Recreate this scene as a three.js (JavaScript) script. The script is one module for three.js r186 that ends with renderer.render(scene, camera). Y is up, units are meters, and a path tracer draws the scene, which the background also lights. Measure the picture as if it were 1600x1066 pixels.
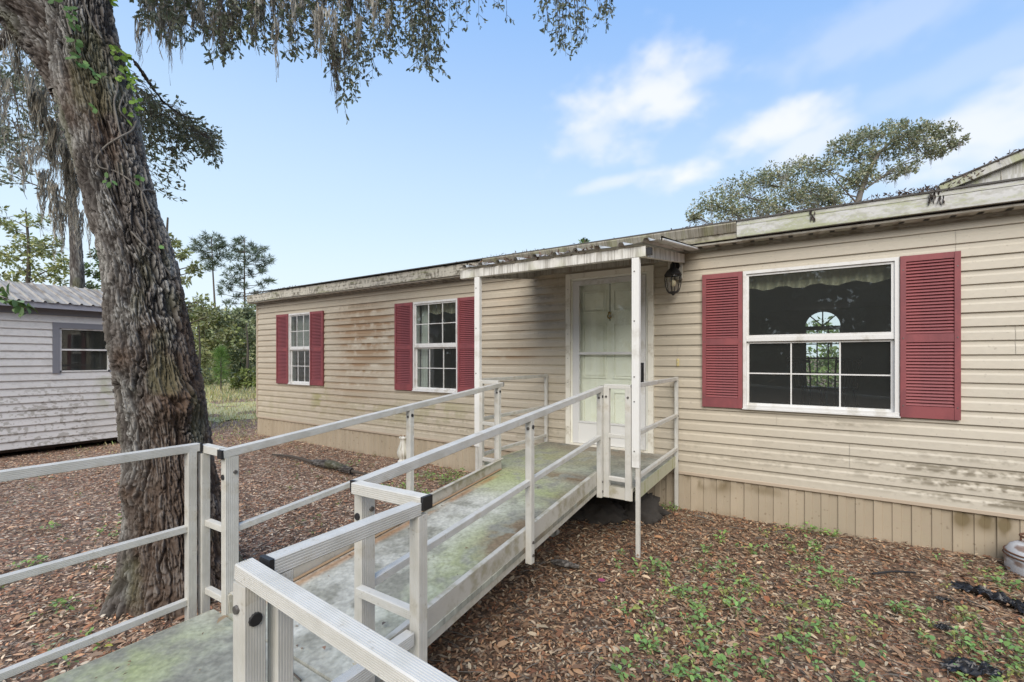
import * as THREE from 'three';
import { mergeGeometries, mergeVertices } from 'three/addons/utils/BufferGeometryUtils.js';

// ------------------------------------------------------------------ camera, sky, sun, exposure
const scene = new THREE.Scene();
const camera = new THREE.PerspectiveCamera(2 * Math.atan(533 / 700) * 180 / Math.PI, 1600 / 1066, 0.05, 600);
const YAW = Math.atan2(0.5404, 0.8412);
camera.position.set(0, 1.6, 5.09);
camera.rotation.set(0, YAW, 0);
camera.setViewOffset(1600, 1066, 0, -27, 1600, 1066);
scene.add(camera);
const renderer = new THREE.WebGLRenderer({ antialias: true });
renderer.setSize(1024, 682);
renderer.toneMapping = THREE.LinearToneMapping;
renderer.toneMappingExposure = 1.75;
renderer.shadowMap.enabled = true;

// small numeric helpers
function rng(seed) { let a = seed >>> 0; return () => { a = (a + 0x6D2B79F5) | 0; let t = Math.imul(a ^ (a >>> 15), 1 | a); t = (t + Math.imul(t ^ (t >>> 7), 61 | t)) ^ t; return ((t ^ (t >>> 14)) >>> 0) / 4294967296; }; }
const clamp = (x, a = 0, b = 1) => x < a ? a : x > b ? b : x;
const sm = (a, b, x) => { const t = clamp((x - a) / (b - a)); return t * t * (3 - 2 * t); };
const mix = (a, b, t) => a + (b - a) * t;
const mix3 = (a, b, t) => [mix(a[0], b[0], t), mix(a[1], b[1], t), mix(a[2], b[2], t)];
function h3(x, y, z) { let h = Math.imul(x, 374761393) ^ Math.imul(y, 668265263) ^ Math.imul(z, 2147483647 ^ 0x5bd1e995); h = Math.imul(h ^ (h >>> 13), 1274126177); h ^= h >>> 16; return (h >>> 0) / 4294967296; }
function vn(x, y, z = 0) {
  const xi = Math.floor(x), yi = Math.floor(y), zi = Math.floor(z); let u = x - xi, v = y - yi, w = z - zi;
  u = u * u * (3 - 2 * u); v = v * v * (3 - 2 * v); w = w * w * (3 - 2 * w);
  const L = (k) => mix(mix(h3(xi, yi, zi + k), h3(xi + 1, yi, zi + k), u), mix(h3(xi, yi + 1, zi + k), h3(xi + 1, yi + 1, zi + k), u), v);
  return w === 0 ? L(0) : mix(L(0), L(1), w);
}
function fbm(x, y, z = 0, o = 4) { let s = 0, a = 0.5, n = 0; for (let i = 0; i < o; i++) { s += a * vn(x + i * 17.3, y - i * 9.1, z + (z ? i * 5.7 : 0)); n += a; a *= 0.5; x *= 2.03; y *= 2.03; z *= 2.03; } return s / n; }
const V = (x, y, z) => new THREE.Vector3(x, y, z);
// where a sight line of the photograph lies at a given depth: used to survey positions in the real yard
const FW = V(-0.5404, 0, -0.8412), RT = V(0.8412, 0, -0.5404);
function at(px, py, d) { return V(0, 1.6, 5.09).addScaledVector(FW, d).addScaledVector(RT, (px - 800) / 700 * d).add(V(0, -(py - 560) / 700 * d, 0)); }

// sky: pale blue with thin soft clouds
{
  const W = 2560, H = 1280, a = new Float32Array(W * H * 4);
  const cl = [[985, 165, 0.17, 0.085, 0.62], [1075, 120, 0.09, 0.04, 0.35], [930, 215, 0.1, 0.04, 0.4], [1205, 203, 0.10, 0.042, 0.62], [1262, 222, 0.07, 0.03, 0.45], [1065, 279, 0.085, 0.032, 0.68], [955, 285, 0.08, 0.014, 0.35], [1585, 190, 0.12, 0.055, 0.55], [1400, 30, 0.2, 0.05, 0.18], [1530, 95, 0.14, 0.03, 0.12]]
    .map(([px, py, sx, sy, k]) => { const d = at(px, py, 1).sub(V(0, 1.6, 5.09)).normalize(); return { az: Math.atan2(d.z, d.x), el: Math.asin(d.y), sx, sy, k }; });
  const sunAz = Math.atan2(0.8, 0.5);
  for (let j = 0; j < H; j++) for (let i = 0; i < W; i++) {
    const az = ((i + 0.5) / W - 0.5) * 2 * Math.PI, el = ((j + 0.5) / H - 0.5) * Math.PI;
    const e = Math.max(0, Math.sin(el));
    const west = 0.5 + 0.5 * Math.cos(az + 2.75);                      // paler towards the left of the photograph
    let c = mix3([0.66, 0.83, 0.97], [0.20, 0.42, 0.86], sm(0.0, 0.72, e + 0.14 - 0.26 * west));
    c = mix3([0.80, 0.90, 0.98], c, sm(-0.02, 0.3, e));
    const dir = [Math.cos(el) * Math.cos(az), Math.sin(el), Math.cos(el) * Math.sin(az)];
    let k = 0;
    if (el < -0.05) { const o = (j * W + i) * 4; a[o] = 0.2; a[o + 1] = 0.18; a[o + 2] = 0.14; a[o + 3] = 1; continue; }
    const n1 = fbm(dir[0] * 5 + 3, dir[1] * 9, dir[2] * 5 + 7, 5), n2 = fbm(dir[0] * 15 + 9, dir[1] * 24, dir[2] * 15, 5);
    for (const q of cl) {
      let da = az - q.az; if (da > Math.PI) da -= 2 * Math.PI; if (da < -Math.PI) da += 2 * Math.PI;
      const ry = (el - q.el) - da * 0.12, r = Math.hypot(da * Math.cos(q.el) / q.sx, ry / q.sy);
      if (r < 2.4) k = Math.max(k, Math.min(0.92, q.k * 1.3) * Math.pow(sm(1.3, 0.1, r + (n1 - 0.5) * 1.6 + (n2 - 0.5) * 1.7), 1.15));
    }
    // white cloud added only outside the view, denser sunward, to whiten the fill light
    let dz = Math.abs(az - sunAz); if (dz > Math.PI) dz = 2 * Math.PI - dz;
    k = Math.max(k, 0.85 * sm(0.5, 0.72, n1 * 0.8 + n2 * 0.2 + 0.16 * sm(1.5, 2.6, Math.PI - dz)) * sm(0.05, 0.3, e) * sm(0.9, 1.7, Math.PI - Math.abs(Math.PI - Math.abs(az + 2.14))));
    c = mix3(c, [0.93, 0.93, 0.97], k);
    if (el < 0) c = mix3(c, [0.30, 0.28, 0.22], sm(0, -0.04, el));
    const o = (j * W + i) * 4; a[o] = c[0] * 0.64; a[o + 1] = c[1] * 0.64; a[o + 2] = c[2] * 0.64; a[o + 3] = 1;
  }
  const t = new THREE.DataTexture(a, W, H, THREE.RGBAFormat, THREE.FloatType);
  t.mapping = THREE.EquirectangularReflectionMapping; t.magFilter = THREE.LinearFilter; t.minFilter = THREE.LinearFilter; t.needsUpdate = true;
  scene.background = t; scene.environment = t;
}
const sun = new THREE.DirectionalLight(new THREE.Color().setRGB(1, 0.93, 0.83), 2.25);
sun.position.set(6, 19, 22); sun.target.position.set(-2, 0, 0);
sun.castShadow = true; sun.shadow.radius = 95;
Object.assign(sun.shadow.camera, { left: -25, right: 25, top: 25, bottom: -25, near: 1, far: 90 });
scene.add(sun, sun.target);

// ------------------------------------------------------------------ materials and textures
function dataTex(w, h, fn, srgb = true) {
  const a = new Uint8Array(w * h * 4), enc = (x) => { x = clamp(x); return 255 * (srgb ? (x <= 0.0031308 ? 12.92 * x : 1.055 * Math.pow(x, 1 / 2.4) - 0.055) : x); };
  for (let j = 0; j < h; j++) for (let i = 0; i < w; i++) { const c = fn((i + 0.5) / w, (j + 0.5) / h), o = (j * w + i) * 4; a[o] = enc(c[0]); a[o + 1] = enc(c[1]); a[o + 2] = enc(c[2]); a[o + 3] = 255; }
  const t = new THREE.DataTexture(a, w, h); t.wrapS = t.wrapT = THREE.RepeatWrapping; t.magFilter = THREE.LinearFilter; t.minFilter = THREE.LinearFilter;
  if (srgb) t.colorSpace = THREE.SRGBColorSpace; t.needsUpdate = true; return t;
}
const rgb = (r, g, b) => new THREE.Color().setRGB(r, g, b);
const mat = (c, rough = 0.7, o = {}) => new THREE.MeshStandardMaterial({ color: Array.isArray(c) ? rgb(...c) : c, roughness: rough, ...o });

const COURSE = 2.395 / 21, WALL0 = 0.375;
const sidingTex = dataTex(2048, 512, (u, v) => {
  const x = -9.8 + u * 14, y = v * 2.8, ph = (((y - WALL0) / COURSE) % 1 + 1) % 1, row = Math.floor((y - WALL0) / COURSE);
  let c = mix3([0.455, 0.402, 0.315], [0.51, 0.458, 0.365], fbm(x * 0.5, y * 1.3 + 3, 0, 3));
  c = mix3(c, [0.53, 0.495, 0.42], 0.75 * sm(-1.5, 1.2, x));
  const g = fbm(x * 30, y * 60, 0, 2); c = c.map(q => q * (0.96 + 0.08 * g));
  c = c.map(q => q * (0.97 + 0.06 * h3(row, 5, Math.floor(x / 3.66 + row * 0.37))));
  const n = fbm(x * 1.7 + 40, row * 3.1 + y * 2, 0, 5), n2 = fbm(x * 7, y * 9 + row * 7, 0, 4), shelf = 0.35 + 0.65 * sm(0.35, 0.8, ph);
  const blob = (bx, by, sx, sy) => Math.exp(-(((x - bx) / sx) ** 2) - (((y - by) / sy) ** 2));
  let rust = 1.5 * blob(-6.3, 2.2, 0.75, 0.3) + 1.5 * blob(-6.2, 1.75, 0.6, 0.35) + 0.5 * blob(-6.6, 1.2, 0.8, 0.4) + 0.6 * blob(-3.3, 1.65, 0.5, 0.12) + 0.35 * blob(-3.2, 2.2, 0.5, 0.5) + 0.25 * blob(-7.0, 0.8, 1.6, 0.4) + 0.25 * blob(-9.3, 1.6, 0.5, 0.9);
  rust *= shelf * sm(0.3, 0.55, n * 0.6 + n2 * 0.4); c = mix3(c, [0.24, 0.13, 0.05], clamp(rust * 1.0, 0, 0.8));
  let green = 0.9 * blob(-7.55, 0.9, 0.25, 0.28) + 0.5 * blob(-4.4, 0.9, 0.5, 0.2) + 0.5 * blob(-5.6, 0.7, 1.5, 0.2) + 0.3 * blob(-9, 0.6, 0.8, 0.3);
  green *= sm(0.36, 0.62, n2); c = mix3(c, [0.25, 0.25, 0.07], clamp(green * 0.6, 0, 0.6));
  let black = 1.0 * blob(1.25, 0.62, 0.75, 0.16) + 0.8 * blob(1.6, 0.45, 0.6, 0.1) + 0.55 * blob(0.35, 0.98, 0.3, 0.05) + 0.3 * blob(-0.4, 0.6, 0.8, 0.15) + 0.5 * blob(-6.6, 2.45, 0.8, 0.12) + 0.35 * blob(-4, 0.6, 2.2, 0.2) + 0.3 * blob(-2.85, 2.58, 0.4, 0.28) + 0.2 * blob(-2.65, 2.2, 0.2, 0.3);  // mildew; the last two blobs also paint in shade under the awning
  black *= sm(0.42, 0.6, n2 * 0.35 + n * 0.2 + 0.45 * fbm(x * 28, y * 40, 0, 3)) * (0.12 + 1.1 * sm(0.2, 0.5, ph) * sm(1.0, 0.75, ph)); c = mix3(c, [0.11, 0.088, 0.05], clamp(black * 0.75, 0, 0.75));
  const dot = fbm(x * 55, y * 55, 0, 2); if (dot > 0.84) c = mix3(c, [0.16, 0.13, 0.1], 0.35 * sm(0.84, 0.9, dot));
  return c;
});
const skirtTex = dataTex(2048, 128, (u, v) => {
  const x = -9.8 + u * 14, y = v * 0.42;
  let c = mix3([0.36, 0.30, 0.215], [0.43, 0.365, 0.275], fbm(x * 1.4, y * 3, 0, 4));
  c = c.map(q => q * (0.92 + 0.13 * h3(Math.floor((x + 9.69) / 0.128), 3, 1)));
  const n = fbm(x * 9, y * 5 + 3, 0, 4), low = sm(0.13, 0.0, y);
  c = mix3(c, [0.17, 0.12, 0.07], 0.55 * low * sm(0.35, 0.65, n));
  const blob = (bx, by, sx, sy) => Math.exp(-(((x - bx) / sx) ** 2) - (((y - by) / sy) ** 2));
  const st = blob(-0.98, 0.31, 0.06, 0.05) + blob(-0.88, 0.31, 0.06, 0.06) + 0.8 * blob(-0.69, 0.3, 0.09, 0.06) + 1.2 * blob(1.12, 0.3, 0.055, 0.06) + 1.2 * blob(1.26, 0.3, 0.055, 0.055) + 1.4 * blob(1.38, 0.29, 0.05, 0.06) + 0.5 * blob(-0.3, 0.3, 0.2, 0.04);
  c = mix3(c, [0.12, 0.085, 0.03], clamp(st * sm(0.28, 0.6, n) * 1.1, 0, 0.8));
  const d = fbm(x * 40, y * 40, 0, 2); if (d > 0.8) c = mix3(c, [0.12, 0.085, 0.05], 0.5 * sm(0.8, 0.88, d));
  return c;
});
const deckTex = dataTex(640, 1536, (u, v) => {           // u: x from -2.8 to -0.4, v: z from 0 to 5.76
  const x = -2.8 + u * 2.4, z = v * 5.76;
  const n = fbm(x * 2.6 + 9, z * 2.6, 0, 5), n2 = fbm(x * 9, z * 9 + 4, 0, 5), n3 = fbm(x * 60, z * 60, 0, 3);
  let c = mix3([0.22, 0.22, 0.185], [0.43, 0.435, 0.395], sm(0.3, 0.7, n * 0.55 + n2 * 0.45));
  const blob = (bx, bz, sx, sz) => Math.exp(-(((x - bx) / sx) ** 2) - (((z - bz) / sz) ** 2));
  let g = 0.9 * blob(-1.7, 3.1, 0.22, 0.5) + 0.85 * blob(-2.2, 1.75, 0.35, 0.3) + 0.8 * blob(-1.75, 1.9, 0.4, 0.25) + 0.5 * blob(-2.1, 0.9, 0.7, 0.6) + 0.5 * blob(-2.35, 4.35, 0.22, 0.5) + 0.5 * blob(-1.7, 2.6, 0.3, 0.3) + 0.4 * sm(4.0, 4.6, z) + 0.4 * blob(-2.5, 0.8, 0.3, 0.6);
  c = mix3(c, [0.27, 0.32, 0.11], clamp(g * sm(0.3, 0.62, n2 * 0.6 + n * 0.4) * 0.95, 0, 0.75));
  let b = 1.4 * blob(-1.57, 2.62, 0.15, 0.28) + 0.75 * blob(-1.72, 1.45, 0.4, 0.12) + 0.6 * blob(-1.5, 1.9, 0.15, 0.2) + 0.55 * blob(-1.9, 0.2, 0.8, 0.3) + 0.5 * blob(-1.9, 0.8, 0.8, 0.3) * n;
  c = mix3(c, [0.19, 0.13, 0.075], clamp(b * sm(0.26, 0.52, n2) * 1.3, 0, 0.9));
  const w = 0.9 * blob(-2.25, 4.6, 0.13, 0.1) + 0.6 * blob(-1.85, 3.4, 0.3, 0.5) + 0.6 * blob(-2.05, 2.3, 0.25, 0.5); c = mix3(c, [0.54, 0.54, 0.51], clamp(w * sm(0.35, 0.6, n2) * 0.9, 0, 0.8));
  const rs = sm(0.06, 0.0, Math.abs(x + 2.355)) * sm(1.6, 1.8, z) * sm(4.0, 3.7, z); c = mix3(c, [0.33, 0.17, 0.07], 0.7 * rs * sm(0.35, 0.55, fbm(x * 6, z * 5, 0, 3)));
  return c.map(q => q * (0.66 + 0.68 * n3));
});
const deckBump = dataTex(512, 512, (u, v) => { const n = fbm(u * 120, v * 120, 0, 3); return [n, n, n]; }, false);
deckBump.repeat.set(2, 4);
function streakTex(base, dirt, seed, amt, w = 512, h = 128) {   // boards with dirt running down
  return dataTex(w, h, (u0, v) => {
    const u = Math.abs(u0 * 2 - 1);
    const n = fbm(u * 60 + seed, v * 3 + seed, 0, 4), m = fbm(u * 9 + seed, v * 6, 0, 4), f = fbm(u * 160, v * 90 + seed, 0, 2);
    let c = mix3(base, dirt, clamp(sm(0.42, 0.72, n * 0.55 + m * 0.45) * amt, 0, 1));
    c = mix3(c, [0.28, 0.3, 0.12], 0.35 * sm(0.6, 0.8, fbm(u * 6 + seed * 2, v * 3, 0, 3)));
    return c.map(q => q * (0.88 + 0.24 * f));
  });
}
function dirtTex(base, dirt, seed, amt) {
  return dataTex(256, 256, (u, v) => { const w = (x) => Math.abs(x * 2 - 1), n = fbm(w(u) * 5 + seed, w(v) * 4 + seed, 0, 5), f = fbm(u * 70, v * 70 + seed, 0, 2); return mix3(base, dirt, clamp(sm(0.5, 0.78, n * 0.8 + f * 0.2) * amt, 0, 1)).map(q => q * (0.97 + 0.06 * f)); });
}
const aluTex = dataTex(512, 512, (u, v) => {
  const n = fbm(u * 5, v * 60, 0, 4), m = fbm(u * 9 + 7, v * 9, 0, 5), f = fbm(u * 90, v * 90, 0, 2);
  let c = mix3([0.53, 0.525, 0.49], [0.65, 0.65, 0.63], sm(0.3, 0.7, n * 0.18 + m * 0.82));
  c = mix3(c, [0.38, 0.33, 0.22], 0.45 * sm(0.56, 0.78, m)); c = mix3(c, [0.24, 0.21, 0.15], 0.4 * sm(0.68, 0.8, f * 0.6 + m * 0.4));
  return c;
});
const M = {
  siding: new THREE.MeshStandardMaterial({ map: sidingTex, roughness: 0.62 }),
  skirt: new THREE.MeshStandardMaterial({ map: skirtTex, roughness: 0.7 }),
  trimTan: mat([0.44, 0.365, 0.28], 0.6),
  vinyl: mat([0.69, 0.69, 0.68], 0.45, { map: dirtTex([1, 1, 1], [0.6, 0.56, 0.47], 3, 0.5) }),
  doorTrim: mat([0.78, 0.75, 0.66], 0.55, { map: dirtTex([1, 1, 1], [0.5, 0.45, 0.36], 9, 0.75) }),
  doorWhite: mat([0.88, 0.88, 0.81], 0.5, { map: dirtTex([1, 1, 1], [0.8, 0.78, 0.68], 21, 0.5) }),
  kick: mat([0.76, 0.76, 0.74], 0.45, { map: dataTex(256, 128, (u, v) => mix3([1, 1, 1], [0.42, 0.36, 0.28], sm(0.42, 0.0, v) * sm(0.35, 0.7, fbm(u * 12, v * 7, 0, 4)))) }),
  shutter: mat([0.255, 0.066, 0.072], 0.6, { map: dataTex(256, 256, (u, v) => { const n = fbm(u * 7, v * 7, 0, 4); return mix3([0.78, 0.82, 0.86], [1.0, 0.98, 0.98], sm(0.25, 0.7, n)).map(q => q * (0.9 + 0.2 * fbm(u * 40, v * 9, 0, 2))); }) }),
  glass: new THREE.MeshPhysicalMaterial({ color: rgb(0.9, 0.93, 0.91), transmission: 0.985, thickness: 0, roughness: 0.015, ior: 1.52 }),
  doorGlass: new THREE.MeshPhysicalMaterial({ color: rgb(0.985, 1, 0.98), transmission: 1, thickness: 0, roughness: 0.02, ior: 1.5 }),
  lampGlass: new THREE.MeshPhysicalMaterial({ color: rgb(0.95, 0.95, 0.95), transmission: 1, thickness: 0, roughness: 0.05, ior: 1.5 }),
  alu: mat([1, 0.988, 0.96], 0.5, { map: aluTex, metalness: 0.15 }),
  deck: mat([1, 1, 1], 0.9, { map: deckTex, bumpMap: deckBump, bumpScale: 0.002 }),
  plate: mat([1, 1, 1], 0.6, { map: dirtTex([0.56, 0.54, 0.48], [0.33, 0.30, 0.2], 14, 0.8), metalness: 0.15 }),
  plateGreen: mat([1, 1, 1], 0.7, { map: dirtTex([0.50, 0.50, 0.37], [0.33, 0.35, 0.14], 31, 1) }),
  black: mat([0.018, 0.018, 0.02], 0.45),
  bolt: mat([0.16, 0.15, 0.14], 0.5, { metalness: 0.6 }),
  fasciaLeft: mat([1, 1, 1], 0.75, { map: streakTex([0.56, 0.53, 0.45], [0.12, 0.105, 0.075], 5, 0.95, 1024, 64) }),
  fasciaRight: mat([1, 1, 1], 0.6, { map: dataTex(1024, 64, (u0, v) => { const u = Math.abs(u0 * 2 - 1), n = fbm(u * 46, v * 4 + 3, 0, 5), g = fbm(u * 9 + 5, v * 2, 0, 4), f = fbm(u * 150, v * 20, 0, 3); let c = mix3([0.55, 0.555, 0.55], [0.33, 0.325, 0.28], clamp(sm(0.42, 0.72, n) * 0.6 + sm(0.4, 0.0, v) * 0.25, 0, 1)); c = mix3(c, [0.31, 0.34, 0.16], 0.7 * sm(0.45, 0.7, g * 0.7 + f * 0.3)); return c.map(q => q * (0.88 + 0.24 * f)); }) }),
  gutter: mat([1, 1, 1], 0.7, { map: streakTex([0.36, 0.335, 0.28], [0.17, 0.15, 0.11], 23, 0.9, 1024, 64) }),
  soffit: mat([0.46, 0.44, 0.39], 0.7, { map: streakTex([1, 1, 1], [0.5, 0.46, 0.4], 44, 0.9) }),
  shingle: mat([0.10, 0.095, 0.09], 0.95),
  awning: mat([0.6, 0.6, 0.58], 0.5, { map: streakTex([1, 1, 1], [0.35, 0.3, 0.24], 51, 0.9), metalness: 0.1 }),
  beam: mat([1, 1, 1], 0.55, { map: streakTex([0.68, 0.67, 0.63], [0.24, 0.22, 0.18], 61, 0.75, 512, 64) }),
  whitePost: mat([0.72, 0.72, 0.71], 0.5, { map: dirtTex([1, 1, 0.98], [0.66, 0.63, 0.56], 71, 0.6) }),
  room: mat([0.5, 0.47, 0.43], 0.9), roomFloor: mat([0.09, 0.065, 0.045], 0.6),
  darkWood: mat([0.03, 0.018, 0.012], 0.5),
  valance: mat([0.36, 0.335, 0.25], 0.95), curtain: mat([0.5, 0.52, 0.5], 0.95), blind: mat([0.55, 0.56, 0.56], 0.7),
  brass: mat([0.35, 0.24, 0.08], 0.4, { metalness: 0.8 }),
};
const leafM = (o = {}) => new THREE.MeshPhysicalMaterial({ vertexColors: true, roughness: 0.75, transmission: 0.3, thickness: 0, ...o });

// ------------------------------------------------------------------ geometry helpers
function bx(x0, x1, y0, y1, z0, z1) {                         // a box with uv in metres
  const w = x1 - x0, h = y1 - y0, d = z1 - z0, g = new THREE.BoxGeometry(w, h, d).toNonIndexed(), p = g.attributes.position, n = g.attributes.normal, uv = g.attributes.uv;
  for (let i = 0; i < p.count; i++) {
    const X = p.getX(i) + w / 2 + x0, Y = p.getY(i) + h / 2 + y0, Z = p.getZ(i) + d / 2 + z0;
    p.setXYZ(i, X, Y, Z);
    if (Math.abs(n.getX(i)) > 0.5) uv.setXY(i, Z, Y); else if (Math.abs(n.getY(i)) > 0.5) uv.setXY(i, X, Z); else uv.setXY(i, X, Y);
  }
  return g;
}
const merge = (gs) => mergeGeometries(gs.map(g => { g = g.index ? g.toNonIndexed() : g; for (const k of Object.keys(g.attributes)) if (!['position', 'normal', 'uv'].includes(k)) g.deleteAttribute(k); return g; }));
function mesh(name, g, m, parent) { const o = new THREE.Mesh(Array.isArray(g) ? (g.length > 1 ? merge(g) : g[0]) : g, m); o.name = name; o.castShadow = o.receiveShadow = true; if (parent) parent.add(o); return o; }
const used = {};
function top(o, name, label, category, group, kind) {
  const k = used[name] = (used[name] ?? -1) + 1; o.name = k ? `${name}_${String(k).padStart(3, '0')}` : name;
  if (label) o.userData.label = label; if (category) o.userData.category = category; if (group) o.userData.group = group; if (kind) o.userData.kind = kind;
  if (o.isMesh) o.castShadow = o.receiveShadow = true;
  scene.add(o); return o;
}
const thing = (name, label, category, pos, group) => { const g = new THREE.Group(); if (pos) g.position.set(...pos); return top(g, name, label, category, group); };
// sweep a closed 2D outline (counter-clockwise, x to the right, y up) from p0 to p1
function sweep(prof, p0, p1, up = V(0, 1, 0)) {
  const t = p1.clone().sub(p0), L = t.length(); t.normalize();
  const r = t.clone().cross(up).normalize(), u = r.clone().cross(t), pos = [], uv = [], n = prof.length;
  const P = (k, e) => { const q = prof[k % n]; return (e ? p1 : p0).clone().addScaledVector(r, q[0]).addScaledVector(u, q[1]); };
  let s = 0;
  for (let k = 0; k < n; k++) {
    const a = P(k, 0), b = P(k + 1, 0), c = P(k + 1, 1), d = P(k, 1), l = a.distanceTo(b);
    for (const [q, U, W] of [[a, 0, s], [c, L, s + l], [b, 0, s + l], [a, 0, s], [d, L, s], [c, L, s + l]]) { pos.push(q.x, q.y, q.z); uv.push(U, W); }
    s += l;
  }
  const tri = THREE.ShapeUtils.triangulateShape(prof.map(q => new THREE.Vector2(...q)), []);
  for (const [a, b, c] of tri) { for (const k of [a, b, c]) { const q = P(k, 0); pos.push(q.x, q.y, q.z); uv.push(prof[k][0], prof[k][1]); } for (const k of [a, c, b]) { const q = P(k, 1); pos.push(q.x, q.y, q.z); uv.push(prof[k][0], prof[k][1]); } }
  const g = new THREE.BufferGeometry(); g.setAttribute('position', new THREE.Float32BufferAttribute(pos, 3)); g.setAttribute('uv', new THREE.Float32BufferAttribute(uv, 2)); g.computeVertexNormals(); return g;
}
function grooved(w, h, n = 5, d = 0.001) {                    // outline of an extruded tube with fine grooves and eased corners
  const out = [], e = 0.003, side = (ax, ay, bx_, by_, nx, ny) => {
    const L = Math.hypot(bx_ - ax, by_ - ay), q = (s, k) => out.push([ax + (bx_ - ax) * s / L - nx * k, ay + (by_ - ay) * s / L - ny * k]);
    q(e, 0); for (let i = 0; i < n; i++) { const c = e + (L - 2 * e) * (i + 0.5) / n, g = (L - 2 * e) / n * 0.2; q(c - g, 0); q(c - g * 0.5, d); q(c + g * 0.5, d); q(c + g, 0); } q(L - e, 0);
  };
  side(-w / 2, -h / 2, w / 2, -h / 2, 0, -1); side(w / 2, -h / 2, w / 2, h / 2, 1, 0); side(w / 2, h / 2, -w / 2, h / 2, 0, 1); side(-w / 2, h / 2, -w / 2, -h / 2, -1, 0);
  return out;
}
function plain(w, h, e = 0.003) { return [[-w / 2 + e, -h / 2], [w / 2 - e, -h / 2], [w / 2, -h / 2 + e], [w / 2, h / 2 - e], [w / 2 - e, h / 2], [-w / 2 + e, h / 2], [-w / 2, h / 2 - e], [-w / 2, -h / 2 + e]]; }
function tube(pts, r, seg = 8, rad = 6) {
  const c = new THREE.CatmullRomCurve3(pts), g = new THREE.TubeGeometry(c, seg, 1, rad, false), p = g.attributes.position, f = typeof r === 'function' ? r : () => r;
  for (let i = 0; i <= seg; i++) { const q = c.getPointAt(i / seg), k = f(i / seg); for (let j = 0; j <= rad; j++) { const m = i * (rad + 1) + j; p.setXYZ(m, q.x + (p.getX(m) - q.x) * k, q.y + (p.getY(m) - q.y) * k, q.z + (p.getZ(m) - q.z) * k); } }
  return g;
}
// a growing triangle list with vertex colours: leaves, blades, strands
class Buf {
  constructor() { this.p = []; this.n = []; this.c = []; this.i = []; }
  v(x, y, z, nx, ny, nz, c) { this.p.push(x, y, z); this.n.push(nx, ny, nz); this.c.push(c[0], c[1], c[2]); return this.p.length / 3 - 1; }
  geo() { const g = new THREE.BufferGeometry(); g.setAttribute('position', new THREE.Float32BufferAttribute(this.p, 3)); g.setAttribute('normal', new THREE.Float32BufferAttribute(this.n, 3)); g.setAttribute('color', new THREE.Float32BufferAttribute(this.c, 3)); g.setIndex(this.i); return g; }
  // a pointed oval leaf: base, along-direction, face normal (both unit), length, width, colour, bend
  leaf(b, d, n, L, W, c, bend = 0.12, small = false) {
    const sx = d[2] * n[1] - d[1] * n[2], sy = d[0] * n[2] - d[2] * n[0], sz = d[1] * n[0] - d[0] * n[1];
    const q = (a, s, k) => this.v(b[0] + d[0] * a * L + sx * s * W + n[0] * k * L, b[1] + d[1] * a * L + sy * s * W + n[1] * k * L, b[2] + d[2] * a * L + sz * s * W + n[2] * k * L, n[0], n[1], n[2], c);
    if (small) { const a = q(0, 0, 0), l = q(0.45, 0.5, bend), t = q(1, 0, 0), r = q(0.45, -0.5, bend); this.i.push(a, r, t, a, t, l); return; }
    const a = q(0, 0, 0), r1 = q(0.3, -0.45, bend), l1 = q(0.3, 0.45, bend), r2 = q(0.7, -0.42, bend * 0.9), l2 = q(0.7, 0.42, bend * 0.9), t = q(1, 0, -bend * 0.3);
    this.i.push(a, r1, l1, l1, r1, r2, l1, r2, l2, l2, r2, t);
  }
}
const unit = (a) => { const l = Math.hypot(a[0], a[1], a[2]) || 1; return [a[0] / l, a[1] / l, a[2] / l]; };
function perp(d, r) { const a = unit([r() - 0.5, r() - 0.5, r() - 0.5]), k = a[0] * d[0] + a[1] * d[1] + a[2] * d[2]; return unit([a[0] - k * d[0], a[1] - k * d[1], a[2] - k * d[2]]); }
const jit = (c, r, k = 0.25) => { const f = 1 + (r() - 0.5) * 2 * k, w = (r() - 0.5) * k * 0.5; return [c[0] * f * (1 + w), c[1] * f, c[2] * f * (1 - w)]; };

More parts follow.
